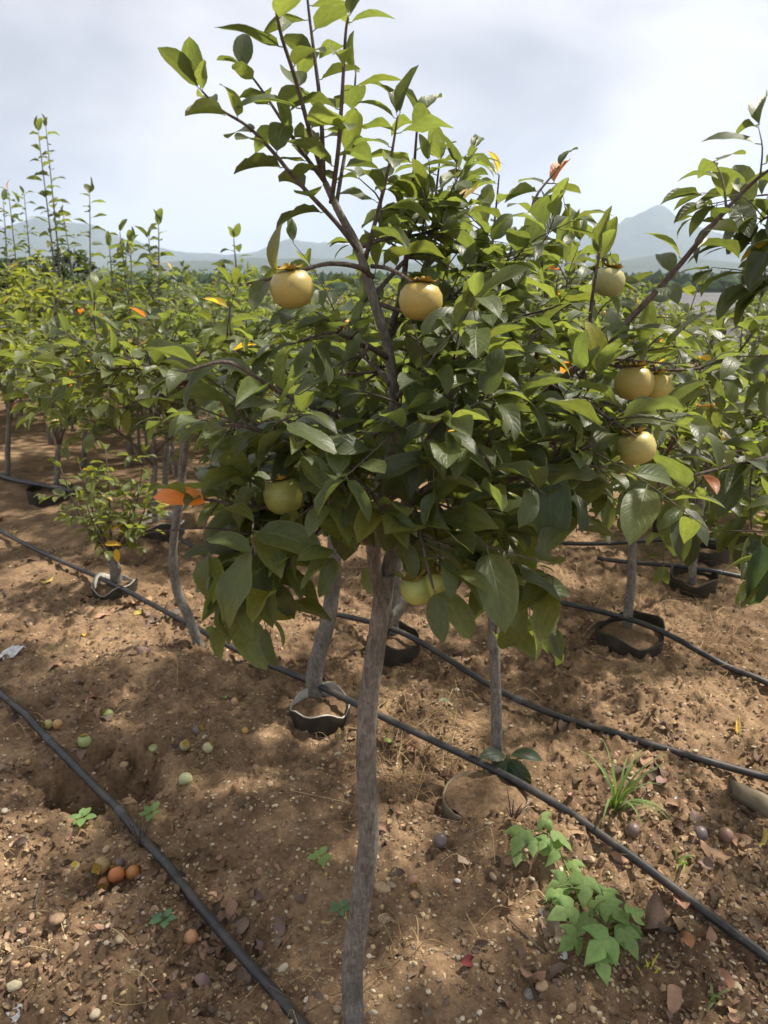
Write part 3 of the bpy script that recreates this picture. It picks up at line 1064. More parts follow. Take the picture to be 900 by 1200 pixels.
b = gpx(462, 752)
t = Tree('persimmon_tree', b, 43, 'leafy persimmon tree hidden behind the trunk of the front tree', fresh=.12)
grow(t, tp_(b, (462, 700, 0), (470, 640, 0), (475, 580, 0)), 1.45, .5, 6, 8, .11, 3, rtr=.022)
t.finish(260)

# off to the right, only its branches reach in
b = Vector((1.62, 1.72, H(1.62, 1.72)))
t = Tree('persimmon_tree', b, 45, 'persimmon tree reaching in past the right edge with dark overlapping leaves', fresh=.0, dark=.8)
tq = Vector((1.60, 1.74, .68))
grow(t, [b - Vector((0, 0, .04)), b + Vector((.01, 0, .35)), tq], 1.75, .42, 5, 8, .12, 3, rtr=.024, twl=.2,
     extra=[([tq, atY(990, 510, 1.65), atY(900, 536, 1.5), atY(832, 552, 1.42), atY(770, 570, 1.38)], .008, 6),
            ([tq, atY(1000, 600, 1.5), atY(940, 640, 1.35), atY(905, 655, 1.3)], .007, 6),
            ([tq + Vector((0, 0, .3)), atY(980, 320, 1.7), atY(915, 330, 1.65), atY(885, 340, 1.62)], .007, 9),
            ([tq + Vector((0, 0, .5)), atY(980, 230, 1.75), atY(910, 250, 1.7), atY(890, 260, 1.68)], .007, 8)])
t.add_leaf(atY(893, 628, 1.2), Vector((-.05, -.2, -1)), .13, Vector((-.2, -1, .1)), (.03, .055, .03), 0)
t.finish(300)

# left edge tree with a hanging fruit
b = gpx(8, 563)
t = Tree('persimmon_tree', b, 47, 'persimmon tree at the left edge with one yellow fruit hanging from a bare twig', fresh=.3)
grow(t, tp_(b, (9, 530, 0), (10, 500, 0), (12, 470, 0)), 1.3, .6, 7, 7, .12, 3, rtr=.022,
     extra=[([atY(10, 470, b.y), atY(0, 450, b.y - .8), atY(20, 447, b.y - 1.2), atY(45, 462, b.y - 1.3)], .007, 3)])
t.fruit(atY(62, 495, b.y - 1.3), .075, YEL, (.1, .1), atY(44, 460, b.y - 1.3))
t.finish(300)

for (px, py, seed, lab, fr, dk, Hh, tl) in (
        (66, 579, 51, 'light green topped persimmon tree with straight dark trunk and sunken pot beyond the shrub', .75, 1.05, 1.56, (67, 545)),
        (97, 545, 53, 'dark crowned persimmon tree standing second behind the stunted shrub', -.15, .75, 1.5, (99, 520)),
        (183, 617, 55, 'persimmon tree with pale forked trunk rising from a pot behind the curved trunk', .2, 1, 1.4, (180, 570)),
        (193, 580, 57, 'persimmon tree with dark trunk beside a pale forked one behind the curved trunk', .15, .9, 1.5, (194, 540)),
        (150, 546, 59, 'slim trunked persimmon tree on open ground far behind the stunted shrub', .2, 1, 1.45, (151, 515)),
        (560, 640, 61, 'leafy persimmon tree at mid distance straight behind the slim dark trunk', .15, 1, 1.55, (562, 600)),
        (650, 625, 63, 'leafy persimmon tree at mid distance behind the pale slim trunk', .2, 1, 1.55, (652, 590)),
        (330, 612, 65, 'leafy persimmon tree at mid distance behind the thick bent trunk', .25, 1, 1.5, (332, 580)),
        (900, 640, 67, 'leafy persimmon tree at the right edge beyond the pots', .1, .9, 1.5, (902, 600))):
    b = gpx(px, py)
    t = Tree('persimmon_tree', b, seed, lab, fresh=fr, dark=dk)
    grow(t, tp_(b, (tl[0], tl[1], 0), (tl[0] + 2, tl[1] - 25, 0)), Hh, .55, 8, 11, .11, 2, rtr=.024, twl=.2)
    t.finish(220)

# ---- rows of look-alikes further off: a few grown trees, copied
protos = []
for k in range(5):
    t = Tree('persimmon_tree', (0, 0, 0), 70 + k, 'leafy young persimmon tree in the crowded rows behind', 'tree', 'persimmon trees in the far rows', fresh=(.02, .16, .30, .08, .2)[k], dark=(.8, 1, 1.05, .9, 1)[k])
    z0 = Vector((0, 0, -.1))
    grow(t, [z0, Vector((.02, .01, .3)), Vector((-.01, .0, .5))], 1.46 + .07 * (k % 3), .6, 9, 10, .105, 1, rtr=.024, twl=.22)
    for q in range(3):
        a = R.random() * 6.28
        t.fruit(Vector((.4 * math.cos(a), .4 * math.sin(a), R.uniform(.8, 1.25))), .07, YEL if q else (.45, .22, .04), (.1, .1))
    t.finish(0)
    protos.append(t.root)


def copy_tree(o, parent=None):
    c = o.copy(); C.objects.link(c); c.parent = parent
    for ch in list(o.children): copy_tree(ch, c)
    return c


ru, rq = Vector((-.739, .673)), Vector((.673, .739))
used = [0] * 5
spots = []
for k in range(0, 26):
    q = 0.70 + .79 * k
    for s in np.arange(-14, 24, .86):
        x = ru.x * (s + .3 * (k % 3)) + rq.x * q + R.uniform(-.12, .12); y = ru.y * (s + .3 * (k % 3)) + rq.y * q + R.uniform(-.12, .12)
        if y < 5.6 or y > 14.5: continue
        px = 450 + FPX * x / (y * .97)
        if px < -330 or px > 1230: continue
        if px < 170 and y < 7.2: continue
        if 765 < px < 880 and y > 6.2: continue
        if y > 9 and R.random() < .35: continue
        spots.append((x, y))
spots.sort(key=lambda p: p[1])
spots = spots[:190]
for i, (x, y) in enumerate(spots):
    k = R.randrange(5)
    o = protos[k] if not used[k] else copy_tree(protos[k])
    used[k] = 1
    o.location = (x, y, H(x, y)); o.rotation_euler = (0, 0, R.random() * 6.28)
    s = R.uniform(.86, 1.08); o.scale = (s, s, s * R.uniform(.93, 1.06))
print('far trees', len(spots))

# ---- fresh green tree, tall whips and a dark hedge at the left
b = gpx(60, 520)
t = Tree('tree', b, 91, 'bright light green leafy young tree standing above the dark trees at the left', fresh=.95)
grow(t, [b - Vector((0, 0, .05)), b + Vector((0, 0, .5)), b + Vector((0, 0, .8))], 1.72, .55, 9, 10, .13, 5, rtr=.025, sh_len=(.1, .25))
t.finish(160)


def whip(px, pytop, Y, seed, label, n_low=.45, size=.1, lean=0, group=None, tw=0):
    top = atY(px + lean, pytop, Y)
    x = atY(px, 325, Y).x
    b = Vector((x, Y, H(x, Y)))
    t = Tree('sapling', b, seed, label, 'sapling', group, fresh=.15)
    p, r = t.limb([b - Vector((0, 0, .05)), b.lerp(top, .5) + Vector((R.gauss(0, .04), 0, 0)), top], .016, .004, 8, 6, BARK, 'trunk')
    t.leaves_on(p, n_low, .05, size * 1.45, .25)
    if tw: t.twigs(p, r, 4, .13, size * 1.2, n_low, .5, .1, .05)
    t.finish(300)


whip(45, 155, 7.4, 101, 'tallest thin whip sapling with narrow leaf column, left one of a pair', .62, .115)
whip(60, 150, 7.5, 102, 'tallest thin whip sapling with narrow leaf column, right one of a pair', .62, .115, -6)
whip(103, 228, 7.6, 103, 'lone upright whip sapling with drooping leaves right of the tallest pair', .62, .13, 2)
for i, (px, py) in enumerate(((0, 236), (12, 225), (24, 228), (76, 250))):
    whip(px, py, 7.9 + .2 * (i % 3), 110 + i, 'medium whip sapling with small pale leaves around the tallest pair', .55, .1, R.uniform(-3, 6), 'medium saplings at the left', 1)
for i, (px, py, Y) in enumerate(((140, 272, 6.4), (132, 290, 6.5), (186, 266, 5.6), (178, 280, 5.7), (152, 285, 6.2), (270, 280, 4.9))):
    whip(px, py, Y, 130 + i, 'short upright shoot poking above the crowns against the hills', .62, .115, R.uniform(-4, 4), 'shoots above the far crowns', 1)


def bush(name, c, rx, rz, n, seed, col, label, size, cat='bush'):
    rg = random.Random(seed)
    root = empty(name, c); tag(root, label, cat)
    V, F = [], []
    items = []
    for q in range(7):
        a = rg.random() * 6.28
        e = Vector((rx * .6 * math.cos(a), rx * .6 * math.sin(a), rz * rg.uniform(.6, .95)))
        v, f = tube_data(smooth_path([Vector((0, 0, -.2)), e * .5 + Vector((0, 0, .1)), e], 3), [.04 - .005 * k for k in range(7)], 5, True, off=len(V))
        V += v; F += f
    link('trunk', new_mesh('trunk', V, F, BARK), root)
    for q in range(n):
        a = rg.random() * 6.28; h = rg.random(); r = rx * math.sqrt(rg.random()) * (1 - .75 * h ** 1.6) * rg.uniform(.75, 1.15)
        p = Vector((r * math.cos(a), r * math.sin(a), rz * (.08 + .92 * h)))
        d = Vector((math.cos(a) + rg.gauss(0, .5), math.sin(a) + rg.gauss(0, .5), rg.gauss(.2, .5))).normalized()
        items.append((basis(p, d, Vector((rg.gauss(0, .5), rg.gauss(0, .5), 1)), size * rg.uniform(.7, 1.3)), rg.randrange(14), vary(col, .7, 1.3, rg)))
    f = link('crown', joined('crown', items, NP_LO, [LEAF, PETI]), root)
    f['kind'] = 'stuff'


for i, (px, py, Y, rx, lab) in enumerate(((30, 305, 13, 1.1, 'dark evergreen bush behind the tallest saplings'), (82, 296, 14, .9, 'dark pointed evergreen bush right of the tallest saplings'), (-15, 306, 12.5, .8, 'dark evergreen bush at the left edge behind saplings'))):
    top = atY(px, py, Y); g = H(top.x, Y)
    bush('evergreen_bush', Vector((top.x, Y, g)), rx, top.z - g, 1500, 200 + i, (.022, .034, .018), lab, .13)

for i, (px, py, Y, rx, lab) in enumerate(((842, 470, 4.4, .45, 'bright yellow green bush glowing between the trunks on the right'), (895, 480, 4.8, .45, 'bright yellow green bush at the right edge behind the branches'))):
    top = atY(px, py - 20, Y); g = H(top.x, Y)
    bush('leafy_shrub', Vector((top.x, Y, g)), rx, top.z - g, 420, 210 + i, (.13, .19, .028), lab, .09, 'shrub')

# a far wood below the hills
rgw = np.random.RandomState(4)
V, F = [], []
ico = [(0, 0, 1), (.894, 0, .447), (.276, .851, .447), (-.724, .526, .447), (-.724, -.526, .447), (.276, -.851, .447), (.724, .526, -.447), (-.276, .851, -.447), (-.894, 0, -.447), (-.276, -.851, -.447), (.724, -.526, -.447), (0, 0, -1)]
icof = [(0, 1, 2), (0, 2, 3), (0, 3, 4), (0, 4, 5), (0, 5, 1), (1, 6, 2), (2, 7, 3), (3, 8, 4), (4, 9, 5), (5, 10, 1), (6, 7, 2), (7, 8, 3), (8, 9, 4), (9, 10, 5), (10, 6, 1), (11, 7, 6), (11, 8, 7), (11, 9, 8), (11, 10, 9), (11, 6, 10)]
ICO = np.array(ico)
for q in range(5200):
    th = rgw.uniform(-.72, .72); d = rgw.uniform(170, 620)
    x, y = d * math.sin(th), d * math.cos(th)
    s = rgw.uniform(1.2, 2.6)
    o = len(V)
    hh = rgw.uniform(2, 5.5) + d * .004
    for k in range(12):
        w = rgw.uniform(.7, 1.25)
        V.append((x + ICO[k][0] * s * w, y + ICO[k][1] * s * w, -3.4 + hh * .55 + ICO[k][2] * hh * .5 * w))
    F += [(a + o, b_ + o, c_ + o) for a, b_, c_ in icof]
tag(link('far_wood', new_mesh('far_wood', V, F, mat_flat('far foliage', (.02, .04, .012), (.06, .085, .03), .4, .95, .1, 0), False)), 'dark far wood along the foot of the hills', 'wood', kind='stuff')


# ------------------------------------------------------------------ far low building on the right
def box(name, a, b, mat, parent=None):
    (x0, y0, z0), (x1, y1, z1) = a, b
    V = [(x0, y0, z0), (x1, y0, z0), (x1, y1, z0), (x0, y1, z0), (x0, y0, z1), (x1, y0, z1), (x1, y1, z1), (x0, y1, z1)]
    F = [(0, 3, 2, 1), (4, 5, 6, 7), (0, 1, 5, 4), (1, 2, 6, 5), (2, 3, 7, 6), (3, 0, 4, 7)]
    return link(name, new_mesh(name, V, F, mat, False), parent)


WALLW = mat_flat('pale rendered wall', (.45, .45, .43), (.62, .62, .60), 3, .9, .1, 0)
ROOFM = mat_flat('grey sheet roof', (.07, .072, .078), (.125, .125, .13), 4, .6, .3, .1)
Yb = 44
c = atY(842, 362, Yb)
gz = H(c.x, Yb)
house = empty('house', (c.x, Yb, gz)); house.rotation_euler = (0, 0, -.35)
tag(house, 'low far house with grey sheet roof and pale wall beyond the orchard', 'house')
hw = c.z - gz - .35
box('wall', (-3.6, -2.2, 0), (3.6, 2.2, hw), WALLW, house)
rv = [(-4, -2.7, hw), (4, -2.7, hw), (4, 0, hw + 1.15), (-4, 0, hw + 1.15), (4, 2.7, hw), (-4, 2.7, hw)]
rv += [(x, y, z + .12) for x, y, z in rv]
link('roof', new_mesh('roof', rv, [(0, 1, 2, 3), (3, 2, 4, 5), (9, 8, 7, 6), (11, 10, 8, 9), (0, 6, 7, 1), (5, 4, 10, 11), (1, 7, 8, 2), (2, 8, 10, 4), (0, 3, 9, 6), (3, 5, 11, 9)], ROOFM, False), house)
for wx in (-2.2, 0, 2.2):
    wd = box('window', (wx - .5, -2.24, .9), (wx + .5, -2.15, 2.0), mat_flat('white window frame', (.6, .6, .6), (.7, .7, .7), 5, .5, .3, 0), house)
    box('pane', (wx - .42, -2.262, .98), (wx + .42, -2.243, 1.92), mat_flat('window glass', (.02, .025, .03), (.04, .045, .05), 3, .1, .5, 0), wd)

# ------------------------------------------------------------------ grow bags (sunken pots)
def pot(px, py, rad_, hgt, label, mat=BAG, lip=.02, tilt=(0, 0), seed=0, inner=True, fill=.035, sq=1.0, name='grow_bag', wav=1.0):
    rg = random.Random(seed)
    b = gpx(px, py)
    root = empty(name, b); root.rotation_euler = (tilt[0], tilt[1], 0)
    tag(root, label, 'pot', 'sunken grow bags')
    n = 30
    ph = [rg.random() * 6.28 for _ in range(4)]
    def ring(r, z, amp=1.0, top=False):
        o = []
        for k in range(n):
            a = 2 * math.pi * k / n
            q = r * (1 + amp * (.05 * math.sin(2 * a + ph[0]) + .035 * math.sin(3 * a + ph[1]) + .015 * math.sin(7 * a + ph[2])))
            zz = z + (wav * amp * (.018 * math.sin(2 * a + ph[2]) + .010 * math.sin(5 * a + ph[3])) if top else 0)
            o.append((q * math.cos(a), q * sq * math.sin(a), zz))
        return o
    def skin(rings):
        V = [v for r_ in rings for v in r_]; F = []
        for i in range(len(rings) - 1):
            for k in range(n):
                k2 = (k + 1) % n
                F.append((i * n + k, i * n + k2, (i + 1) * n + k2, (i + 1) * n + k))
        return V, F
    R0 = rad_
    V, F = skin([ring(R0 * .93, -.10), ring(R0 * .97, -.02), ring(R0 * 1.0, hgt * .5), ring(R0 * 1.015, hgt * .9, 1, True), ring(R0 * 1.0, hgt, 1, True)])
    link('side_wall', new_mesh('side_wall', V, F, mat), root)
    V, F = skin([ring(R0 * 1.001, hgt + .0005, 1, True), ring(R0 * .965, hgt + .003, 1, True), ring(R0 * .94, hgt - lip, 1, True), ring(R0 * .92, -.02)])
    link('lining', new_mesh('lining', V, F, BAGI if inner else mat), root)
    V = [(0, 0, fill + .01)]; 
    rr = [ring(R0 * .4, fill + .006 * rg.random()), ring(R0 * .75, fill), ring(R0 * .95, fill - .01)]
    V2, F = skin(rr)
    V2 = [(x, y, z + .012 * (rg.random() - .5)) for x, y, z in V2]
    V2.append((0, 0, fill + .02))
    F += [(k, (k + 1) % n, len(V2) - 1)[::-1] for k in range(n)]
    F = [tuple(reversed(f)) for f in F]
    link('soil', new_mesh('soil', V2, F, SOIL), root)
    return root, b


POTS = []
def addpot(*a, **k):
    root, b = pot(*a, **k); POTS.append((b.x, b.y, a[2], a[3])); return root


addpot(376, 840, .108, .062, 'dark sunken pot with pale folded rim around the thick bent trunk', lip=.05, tilt=(.06, .04), seed=1)
addpot(738, 752, .152, .068, 'wide dark low pot around the pale slim trunk on the right', tilt=(.05, -.03), seed=2, inner=False)
addpot(568, 945, .125, .042, 'mud-covered tan pot half buried under the slim dark trunk', mat=BAGT, tilt=(.0, .0), seed=3, inner=False, fill=.052, wav=.25)
addpot(135, 695, .105, .06, 'cut-down dark pot with pale torn flaps around the stunted shrub', lip=.04, tilt=(.08, 0), seed=4)
addpot(462, 762, .12, .065, 'dark pot half hidden behind the trunk of the front tree', seed=5, inner=False)
addpot(812, 688, .12, .07, 'dark low pot around the slim brown trunk with straw', seed=6, inner=False)
addpot(823, 655, .13, .08, 'dark pot beside the hose beyond the slim brown trunk', seed=7, inner=False)
addpot(793, 622, .14, .08, 'empty looking dark pot under the hanging leaves on the right', seed=8, inner=False)
addpot(60, 582, .16, .06, 'dark sunken pot around the straight dark trunk beyond the shrub', seed=9, inner=False)
addpot(190, 622, .15, .07, 'dark pot with pale rim around the pale forked trunk', seed=10, lip=.03)
# fallen bag on the right, lying on its side
b = gpx(880, 940)
root = empty('grow_bag', b); tag(root, 'collapsed tan brown bag lying on its side by the hose at the right', 'pot', 'sunken grow bags')
rg = random.Random(12)
V, F = [], []
pthc = [Vector((-.075 + .048 * k, -.006 * k * (k - 3) * .4, .033 - .007 * k)) for k in range(7)]
for i, p in enumerate(pthc):
    for k in range(14):
        a = 2 * math.pi * k / 14
        rr = (.030 + .008 * i) * (1 + .12 * math.sin(3 * a + i * .7))
        V.append((p.x + .1 * rr * math.cos(a), p.y + rr * 1.05 * math.cos(a) - .02 * i, p.z + rr * .72 * math.sin(a) + .004))
for i in range(6):
    for k in range(14):
        k2 = (k + 1) % 14
        F.append((i * 14 + k, i * 14 + k2, (i + 1) * 14 + k2, (i + 1) * 14 + k))
w = link('side_wall', new_mesh('side_wall', V, F, BAGT), root)
w.rotation_euler = (0, .12, -.15)
sm = w.modifiers.new('thickness', 'SOLIDIFY'); sm.thickness = .004

# ------------------------------------------------------------------ irrigation hoses
def hose(pix, r, label, seed, coup=()):
    rg = random.Random(seed)
    P = []
    for x, y in pix:
        a_, b_ = plane0(x, y); P.append(Vector((a_, b_, 0)))
    if pix[0][0] < 0: P.insert(0, P[0] + (P[0] - P[1]).normalized() * 2.5)
    if pix[-1][0] > 900 or pix[-1][1] > 1200: P.append(P[-1] + (P[-1] - P[-2]).normalized() * 1.2)
    pts = smooth_path(P, 12)
    o = []
    for i, p in enumerate(pts):
        z = HF(p.x, p.y) + r * .9
        for bx, by, br, bh in POTS:
            dd = math.hypot(p.x - bx, p.y - by)
            if dd < br * 1.6:
                z = max(z, H(bx, by) + (bh + .012) * (1 - max(0, dd / br - 1) / .6) + r * .5)
        o.append(Vector((p.x, p.y, z)))
    zz = [p.z for p in o]
    mm = 14
    zp = np.pad(zz, mm, mode='edge')
    zz = [float(np.percentile(zp[i:i + 2 * mm + 1], 80)) for i in range(len(zz))]
    ker = np.ones(19) / 19
    for _ in range(2):
        zz = list(np.convolve(np.pad(zz, 9, mode='edge'), ker, 'valid'))
    o = [Vector((a, b_, z)) for a, b_, z in zip(np.convolve(np.pad([p.x for p in o], 9, mode='reflect', reflect_type='odd'), ker, 'valid'), np.convolve(np.pad([p.y for p in o], 9, mode='reflect', reflect_type='odd'), ker, 'valid'), zz)]
    zz = [max(p.z, HF(p.x, p.y) + r * .45) for p in o]
    for _ in range(6):     # a stiff pipe bridges the small dips
        zz = [max(zz[i], .5 * (zz[max(i - 1, 0)] + zz[min(i + 1, len(zz) - 1)])) if _ < 4 else (zz[max(i - 1, 0)] + 2 * zz[i] + zz[min(i + 1, len(zz) - 1)]) / 4 for i in range(len(zz))]
    o = [Vector((p.x, p.y, z)) for p, z in zip(o, zz)]
    root = empty('irrigation_hose', (o[0].x, o[0].y, o[0].z - r)); tag(root, label, 'hose', 'black irrigation hoses')
    org = Vector(root.location)
    tube('pipe', o, [r] * len(o), HOSE, root, org, 12)
    for f in coup:
        i = int(f * (len(o) - 2)); d = (o[i + 1] - o[i]).normalized()
        c = o[i]
        tube('coupling', [c - d * .02, c - d * .012, c + d * .012, c + d * .02], [r * 1.02, r * 1.13, r * 1.13, r * 1.02], HOSEF, root, org, 12)


hose([(-90, 748), (-30, 797), (30, 850), (90, 908), (150, 968), (210, 1040), (275, 1120), (345, 1200), (420, 1290)], .0128, 'black hose crossing the soil past the hollow and orange fallen fruit', 1, (.36, .5))
hose([(-60, 590), (0, 625), (60, 662), (110, 688), (165, 717), (225, 745), (290, 780), (345, 803), (400, 832), (470, 866), (560, 907), (630, 945), (700, 990), (790, 1052), (860, 1105), (950, 1170)], .0126, 'black hose running past the bent trunk pot and the green weed', 2, (.2, .93))
hose([(200, 635), (250, 662), (300, 688), (345, 707), (400, 732), (460, 752), (520, 783), (600, 826), (690, 857), (790, 888), (850, 903), (960, 935)], .0126, 'black hose crossing behind the grass tuft to the collapsed bag', 3, (.6,))
hose([(560, 672), (610, 696), (655, 716), (700, 733), (760, 752), (810, 775), (860, 794), (960, 830)], .0126, 'black hose lying over the wide low pot on the right', 4)
hose([(700, 660), (750, 673), (790, 684), (840, 690), (890, 694), (980, 700)], .0126, 'black hose at the foot of the slim brown trunk with straw', 5)
hose([(640, 638), (700, 645), (770, 650), (830, 654), (890, 660), (980, 668)], .0126, 'black hose beside the far right pots', 6)
hose([(690, 602), (800, 612), (840, 622), (880, 632), (980, 650)], .0126, 'farthest black hose on the open soil at the right', 7)
hose([(-40, 545), (0, 563), (20, 573), (50, 582), (90, 590)], .02, 'pale dusty hose at the foot of the left edge tree', 8)

# ------------------------------------------------------------------ fallen fruit
FF = [(100, 868, .046, (.36, .40, .17), 'pale green fallen fruit above the rim of the soil hollow'),
      (181, 877, .042, (.46, .48, .23), 'pale cream green fallen fruit right of the soil hollow'),
      (217, 873, .036, (.36, .31, .20), 'brownish fallen fruit, left one of a pair near the pot'),
      (244, 874, .038, (.46, .42, .24), 'cream fallen fruit, right one of a pair near the pot'),
      (218, 912, .044, (.44, .44, .25), 'pale fallen fruit lying alone below the pair'),
      (47, 853, .036, (.50, .36, .18), 'yellowish fallen fruit, first of three by the hose'),
      (57, 848, .034, (.44, .38, .16), 'olive fallen fruit, middle of three by the hose'),
      (68, 847, .038, (.50, .30, .14), 'orange tan fallen fruit, last of three by the hose'),
      (127, 834, .040, (.27, .31, .10), 'half hidden green fallen fruit behind the hollow'),
      (275, 822, .028, (.44, .27, .15), 'small tan fallen fruit beside a green leaf scrap'),
      (287, 852, .026, (.50, .28, .08), 'small orange yellow fallen fruit near the bent trunk pot'),
      (120, 1012, .046, (.36, .24, .12), 'brown tan fallen fruit at the back of the orange cluster'),
      (138, 1028, .045, (.55, .20, .08), 'bright orange fallen fruit at the front of the cluster'),
      (156, 1018, .040, (.45, .20, .06), 'orange fallen fruit tucked beside the hose'),
      (123, 1034, .034, (.38, .16, .07), 'crushed orange brown fallen fruit in the cluster'),
      (141, 1012, .030, (.13, .10, .10), 'dark rotten fallen fruit in the orange cluster'),
      (225, 1102, .034, (.50, .25, .13), 'orange fallen fruit under the hose among dry leaves'),
      (88, 1013, .026, (.50, .42, .25), 'small cream fallen fruit left of the orange cluster'),
      (32, 888, .022, (.40, .24, .13), 'tiny tan fallen fruit near the left hose end'),
      (741, 974, .042, (.16, .11, .10), 'dark shrivelled fallen fruit beside the grass tuft'),
      (820, 974, .044, (.15, .11, .11), 'dark grey shrivelled fallen fruit right of the grass tuft'),
      (850, 976, .042, (.24, .14, .11), 'reddish brown shrivelled fallen fruit beside a dark one'),
      (516, 985, .042, (.12, .095, .09), 'dark round rotten fruit left of the tan pot'),
      (484, 1030, .030, (.36, .20, .13), 'ring shaped fruit remnant right of the front trunk'),
      (232, 853, .038, (.16, .12, .12), 'dark purple rotten fruit behind the cream pair')]
for i, (px, py, d, col, lab) in enumerate(FF):
    g = gpx(px, py + d * 150)
    m = Matrix.Translation((g.x, g.y, HF(g.x, g.y) + d * .38)) @ Matrix.Rotation(R.uniform(0, 2.6), 4, Vector((R.gauss(0, 1), R.gauss(0, 1), R.gauss(0, .3)))) @ Matrix.Scale(d, 4)
    o = link('fallen_fruit', FRUIT_ME, None, m); o.color = (*col, 1)
    tag(o, lab, 'fruit', 'fallen fruit')
    if i % 3 != 1: link('calyx', CALYX_ME, o)

# ------------------------------------------------------------------ fallen leaves
DL = []
for k in range(8):
    DL.append(leaf_mesh('fallen_leaf', 7, 4, Wr=vr.uniform(.5, .66), fold=vr.uniform(-.2, .9), curl=vr.uniform(-.6, 1.5), wave=vr.uniform(.05, .14), twist=vr.uniform(-1.2, 1.2), seed=50 + k, mat=DRY, petiole=False, crinkle=.03))
NP_DRY = [mesh_np(m) for m in DL]
KIND = {'brown': ((.12, .085, .06), 'curled dark brown dead leaf on the bare soil'),
        'mauve': ((.21, .15, .115), 'dull mauve brown dead leaf on the bare soil'),
        'tan': ((.34, .22, .13), 'pale tan curled dead leaf on the bare soil'),
        'pink': ((.34, .20, .13), 'pinkish dead leaf on the bare soil'),
        'yellow': ((.55, .42, .12), 'yellow fallen leaf on the bare soil')}


def fleaf(px, py, size, kind, label=None, col=None, lift=.006):
    g = gpx(px, py)
    a = R.random() * 6.28
    d = Vector((math.cos(a), math.sin(a), R.gauss(0, .12)))
    up = Vector((R.gauss(0, .3), R.gauss(0, .3), 1 if R.random() < .8 else -1))
    c, lab = KIND[kind]
    k = R.randrange(8)
    mt = basis(Vector((0, 0, 0)), d, up, size)
    zmin = min((mt.to_3x3() @ v.co).z for v in DL[k].vertices)
    ctr = mt.to_3x3() @ Vector((0, .5, 0))
    x, y = g.x - ctr.x, g.y - ctr.y
    mt = Matrix.Translation((x, y, HF(g.x, g.y) - zmin - lift)) @ mt
    o = link('fallen_leaf', DL[k], None, mt)
    c = col or vary(c, .7, 1.35)
    o.color = (*c, 1)
    tag(o, label or lab, 'leaf', None if label else kind + ' dead leaves')


for px, py, s, kd, lab, col in (
        (550, 1128, .055, 'brown', 'dark red leaf lying alone on pale soil in front', (.19, .045, .045)),
        (893, 985, .07, 'yellow', 'pale yellow leaf at the right edge beside tan leaves', (.60, .46, .14)),
        (846, 1149, .07, 'pink', 'pinkish tan leaf beside a pale stone in the front right', (.36, .19, .12)),
        (802, 1106, .06, 'tan', 'orange tan curled leaf right of the big brown leaf', (.45, .22, .11)),
        (765, 1085, .11, 'brown', 'large crumpled brown leaf beside the green weed', (.17, .11, .08)),
        (785, 1100, .09, 'brown', 'dark leaf tucked under the large crumpled brown leaf', (.09, .065, .05)),
        (668, 942, .05, 'pink', 'pale pink leaf left of the grass tuft', (.40, .25, .2)),
        (748, 960, .06, 'tan', 'tan leaf right under the grass blades', (.38, .23, .14)),
        (776, 922, .07, 'mauve', 'mauve brown curled leaf right behind the grass tuft', (.27, .17, .15)),
        (836, 1002, .09, 'tan', 'long ribbed tan leaf below the shrivelled fruits', (.44, .27, .17)),
        (872, 990, .08, 'tan', 'flat tan leaf beside the yellow leaf', (.40, .24, .15)),
        (268, 1066, .065, 'tan', 'upright pinkish tan leaf above the hose hollow', (.38, .23, .16)),
        (318, 1138, .06, 'mauve', 'grey mauve leaf right of the hose in front', (.28, .20, .17)),
        (300, 1110, .05, 'mauve', 'small mauve leaf lying just above the front hose', (.24, .17, .15)),
        (240, 1155, .06, 'mauve', 'light mauve leaf in the front hollow', (.30, .21, .19)),
        (198, 1175, .055, 'mauve', 'mauve leaf left of the front hollow', (.28, .18, .16)),
        (108, 818, .06, 'tan', 'orange brown curled leaf on the far soil bank', (.42, .22, .12)),
        (100, 742, .05, 'yellow', 'bright yellow leaf on open soil at the left', (.60, .38, .04)),
        (160, 935, .12, 'mauve', 'large flat grey brown leaf at the edge of the hollow', (.20, .15, .12)),
        (520, 822, .05, 'yellow', 'pale green white leaf scrap on the straw', (.45, .50, .30)),
        (455, 868, .05, 'yellow', 'light green fallen leaf right of the front trunk', (.38, .48, .15)),
        (262, 820, .05, 'yellow', 'light green leaf scrap beside a small tan fruit', (.30, .46, .17)),
        (640, 718, .07, 'mauve', 'dull purple leaf hanging over the hose end', (.20, .12, .11)),
        (660, 1105, .05, 'tan', 'pale papery scrap leaf near the twig', (.45, .36, .27)),
        (545, 1010, .045, 'tan', 'small cream tan leaf left of the half buried pot', (.44, .33, .24))):
    fleaf(px, py, s, kd, lab, col)
for q in range(26):
    fleaf(R.gauss(265, 40), R.gauss(1100, 32), R.uniform(.03, .07), R.choice(('brown', 'brown', 'mauve', 'mauve', 'pink')))
for q in range(26):
    fleaf(R.gauss(80, 70), R.gauss(890, 50), R.uniform(.03, .07), R.choice(('brown', 'mauve', 'mauve', 'pink', 'tan')))
for q in range(34):
    fleaf(R.uniform(440, 560), R.uniform(760, 980), R.uniform(.03, .065), R.choice(('brown', 'mauve', 'mauve', 'pink', 'tan')))
for q in range(36):
    x = R.uniform(620, 900); fleaf(x, R.gauss(830, 45) + (x - 620) * .35, R.uniform(.03, .07), R.choice(('brown', 'mauve', 'pink', 'tan', 'brown')))
for q in range(40):
    x = R.uniform(-10, 420); fleaf(x, R.gauss(640, 22) + x * .36, R.uniform(.04, .08), R.choice(('brown', 'mauve', 'pink', 'tan', 'tan', 'yellow')))
for q in range(26):
    fleaf(R.uniform(0, 900), R.uniform(800, 1195), R.uniform(.03, .055), R.choice(('brown', 'mauve', 'tan')))
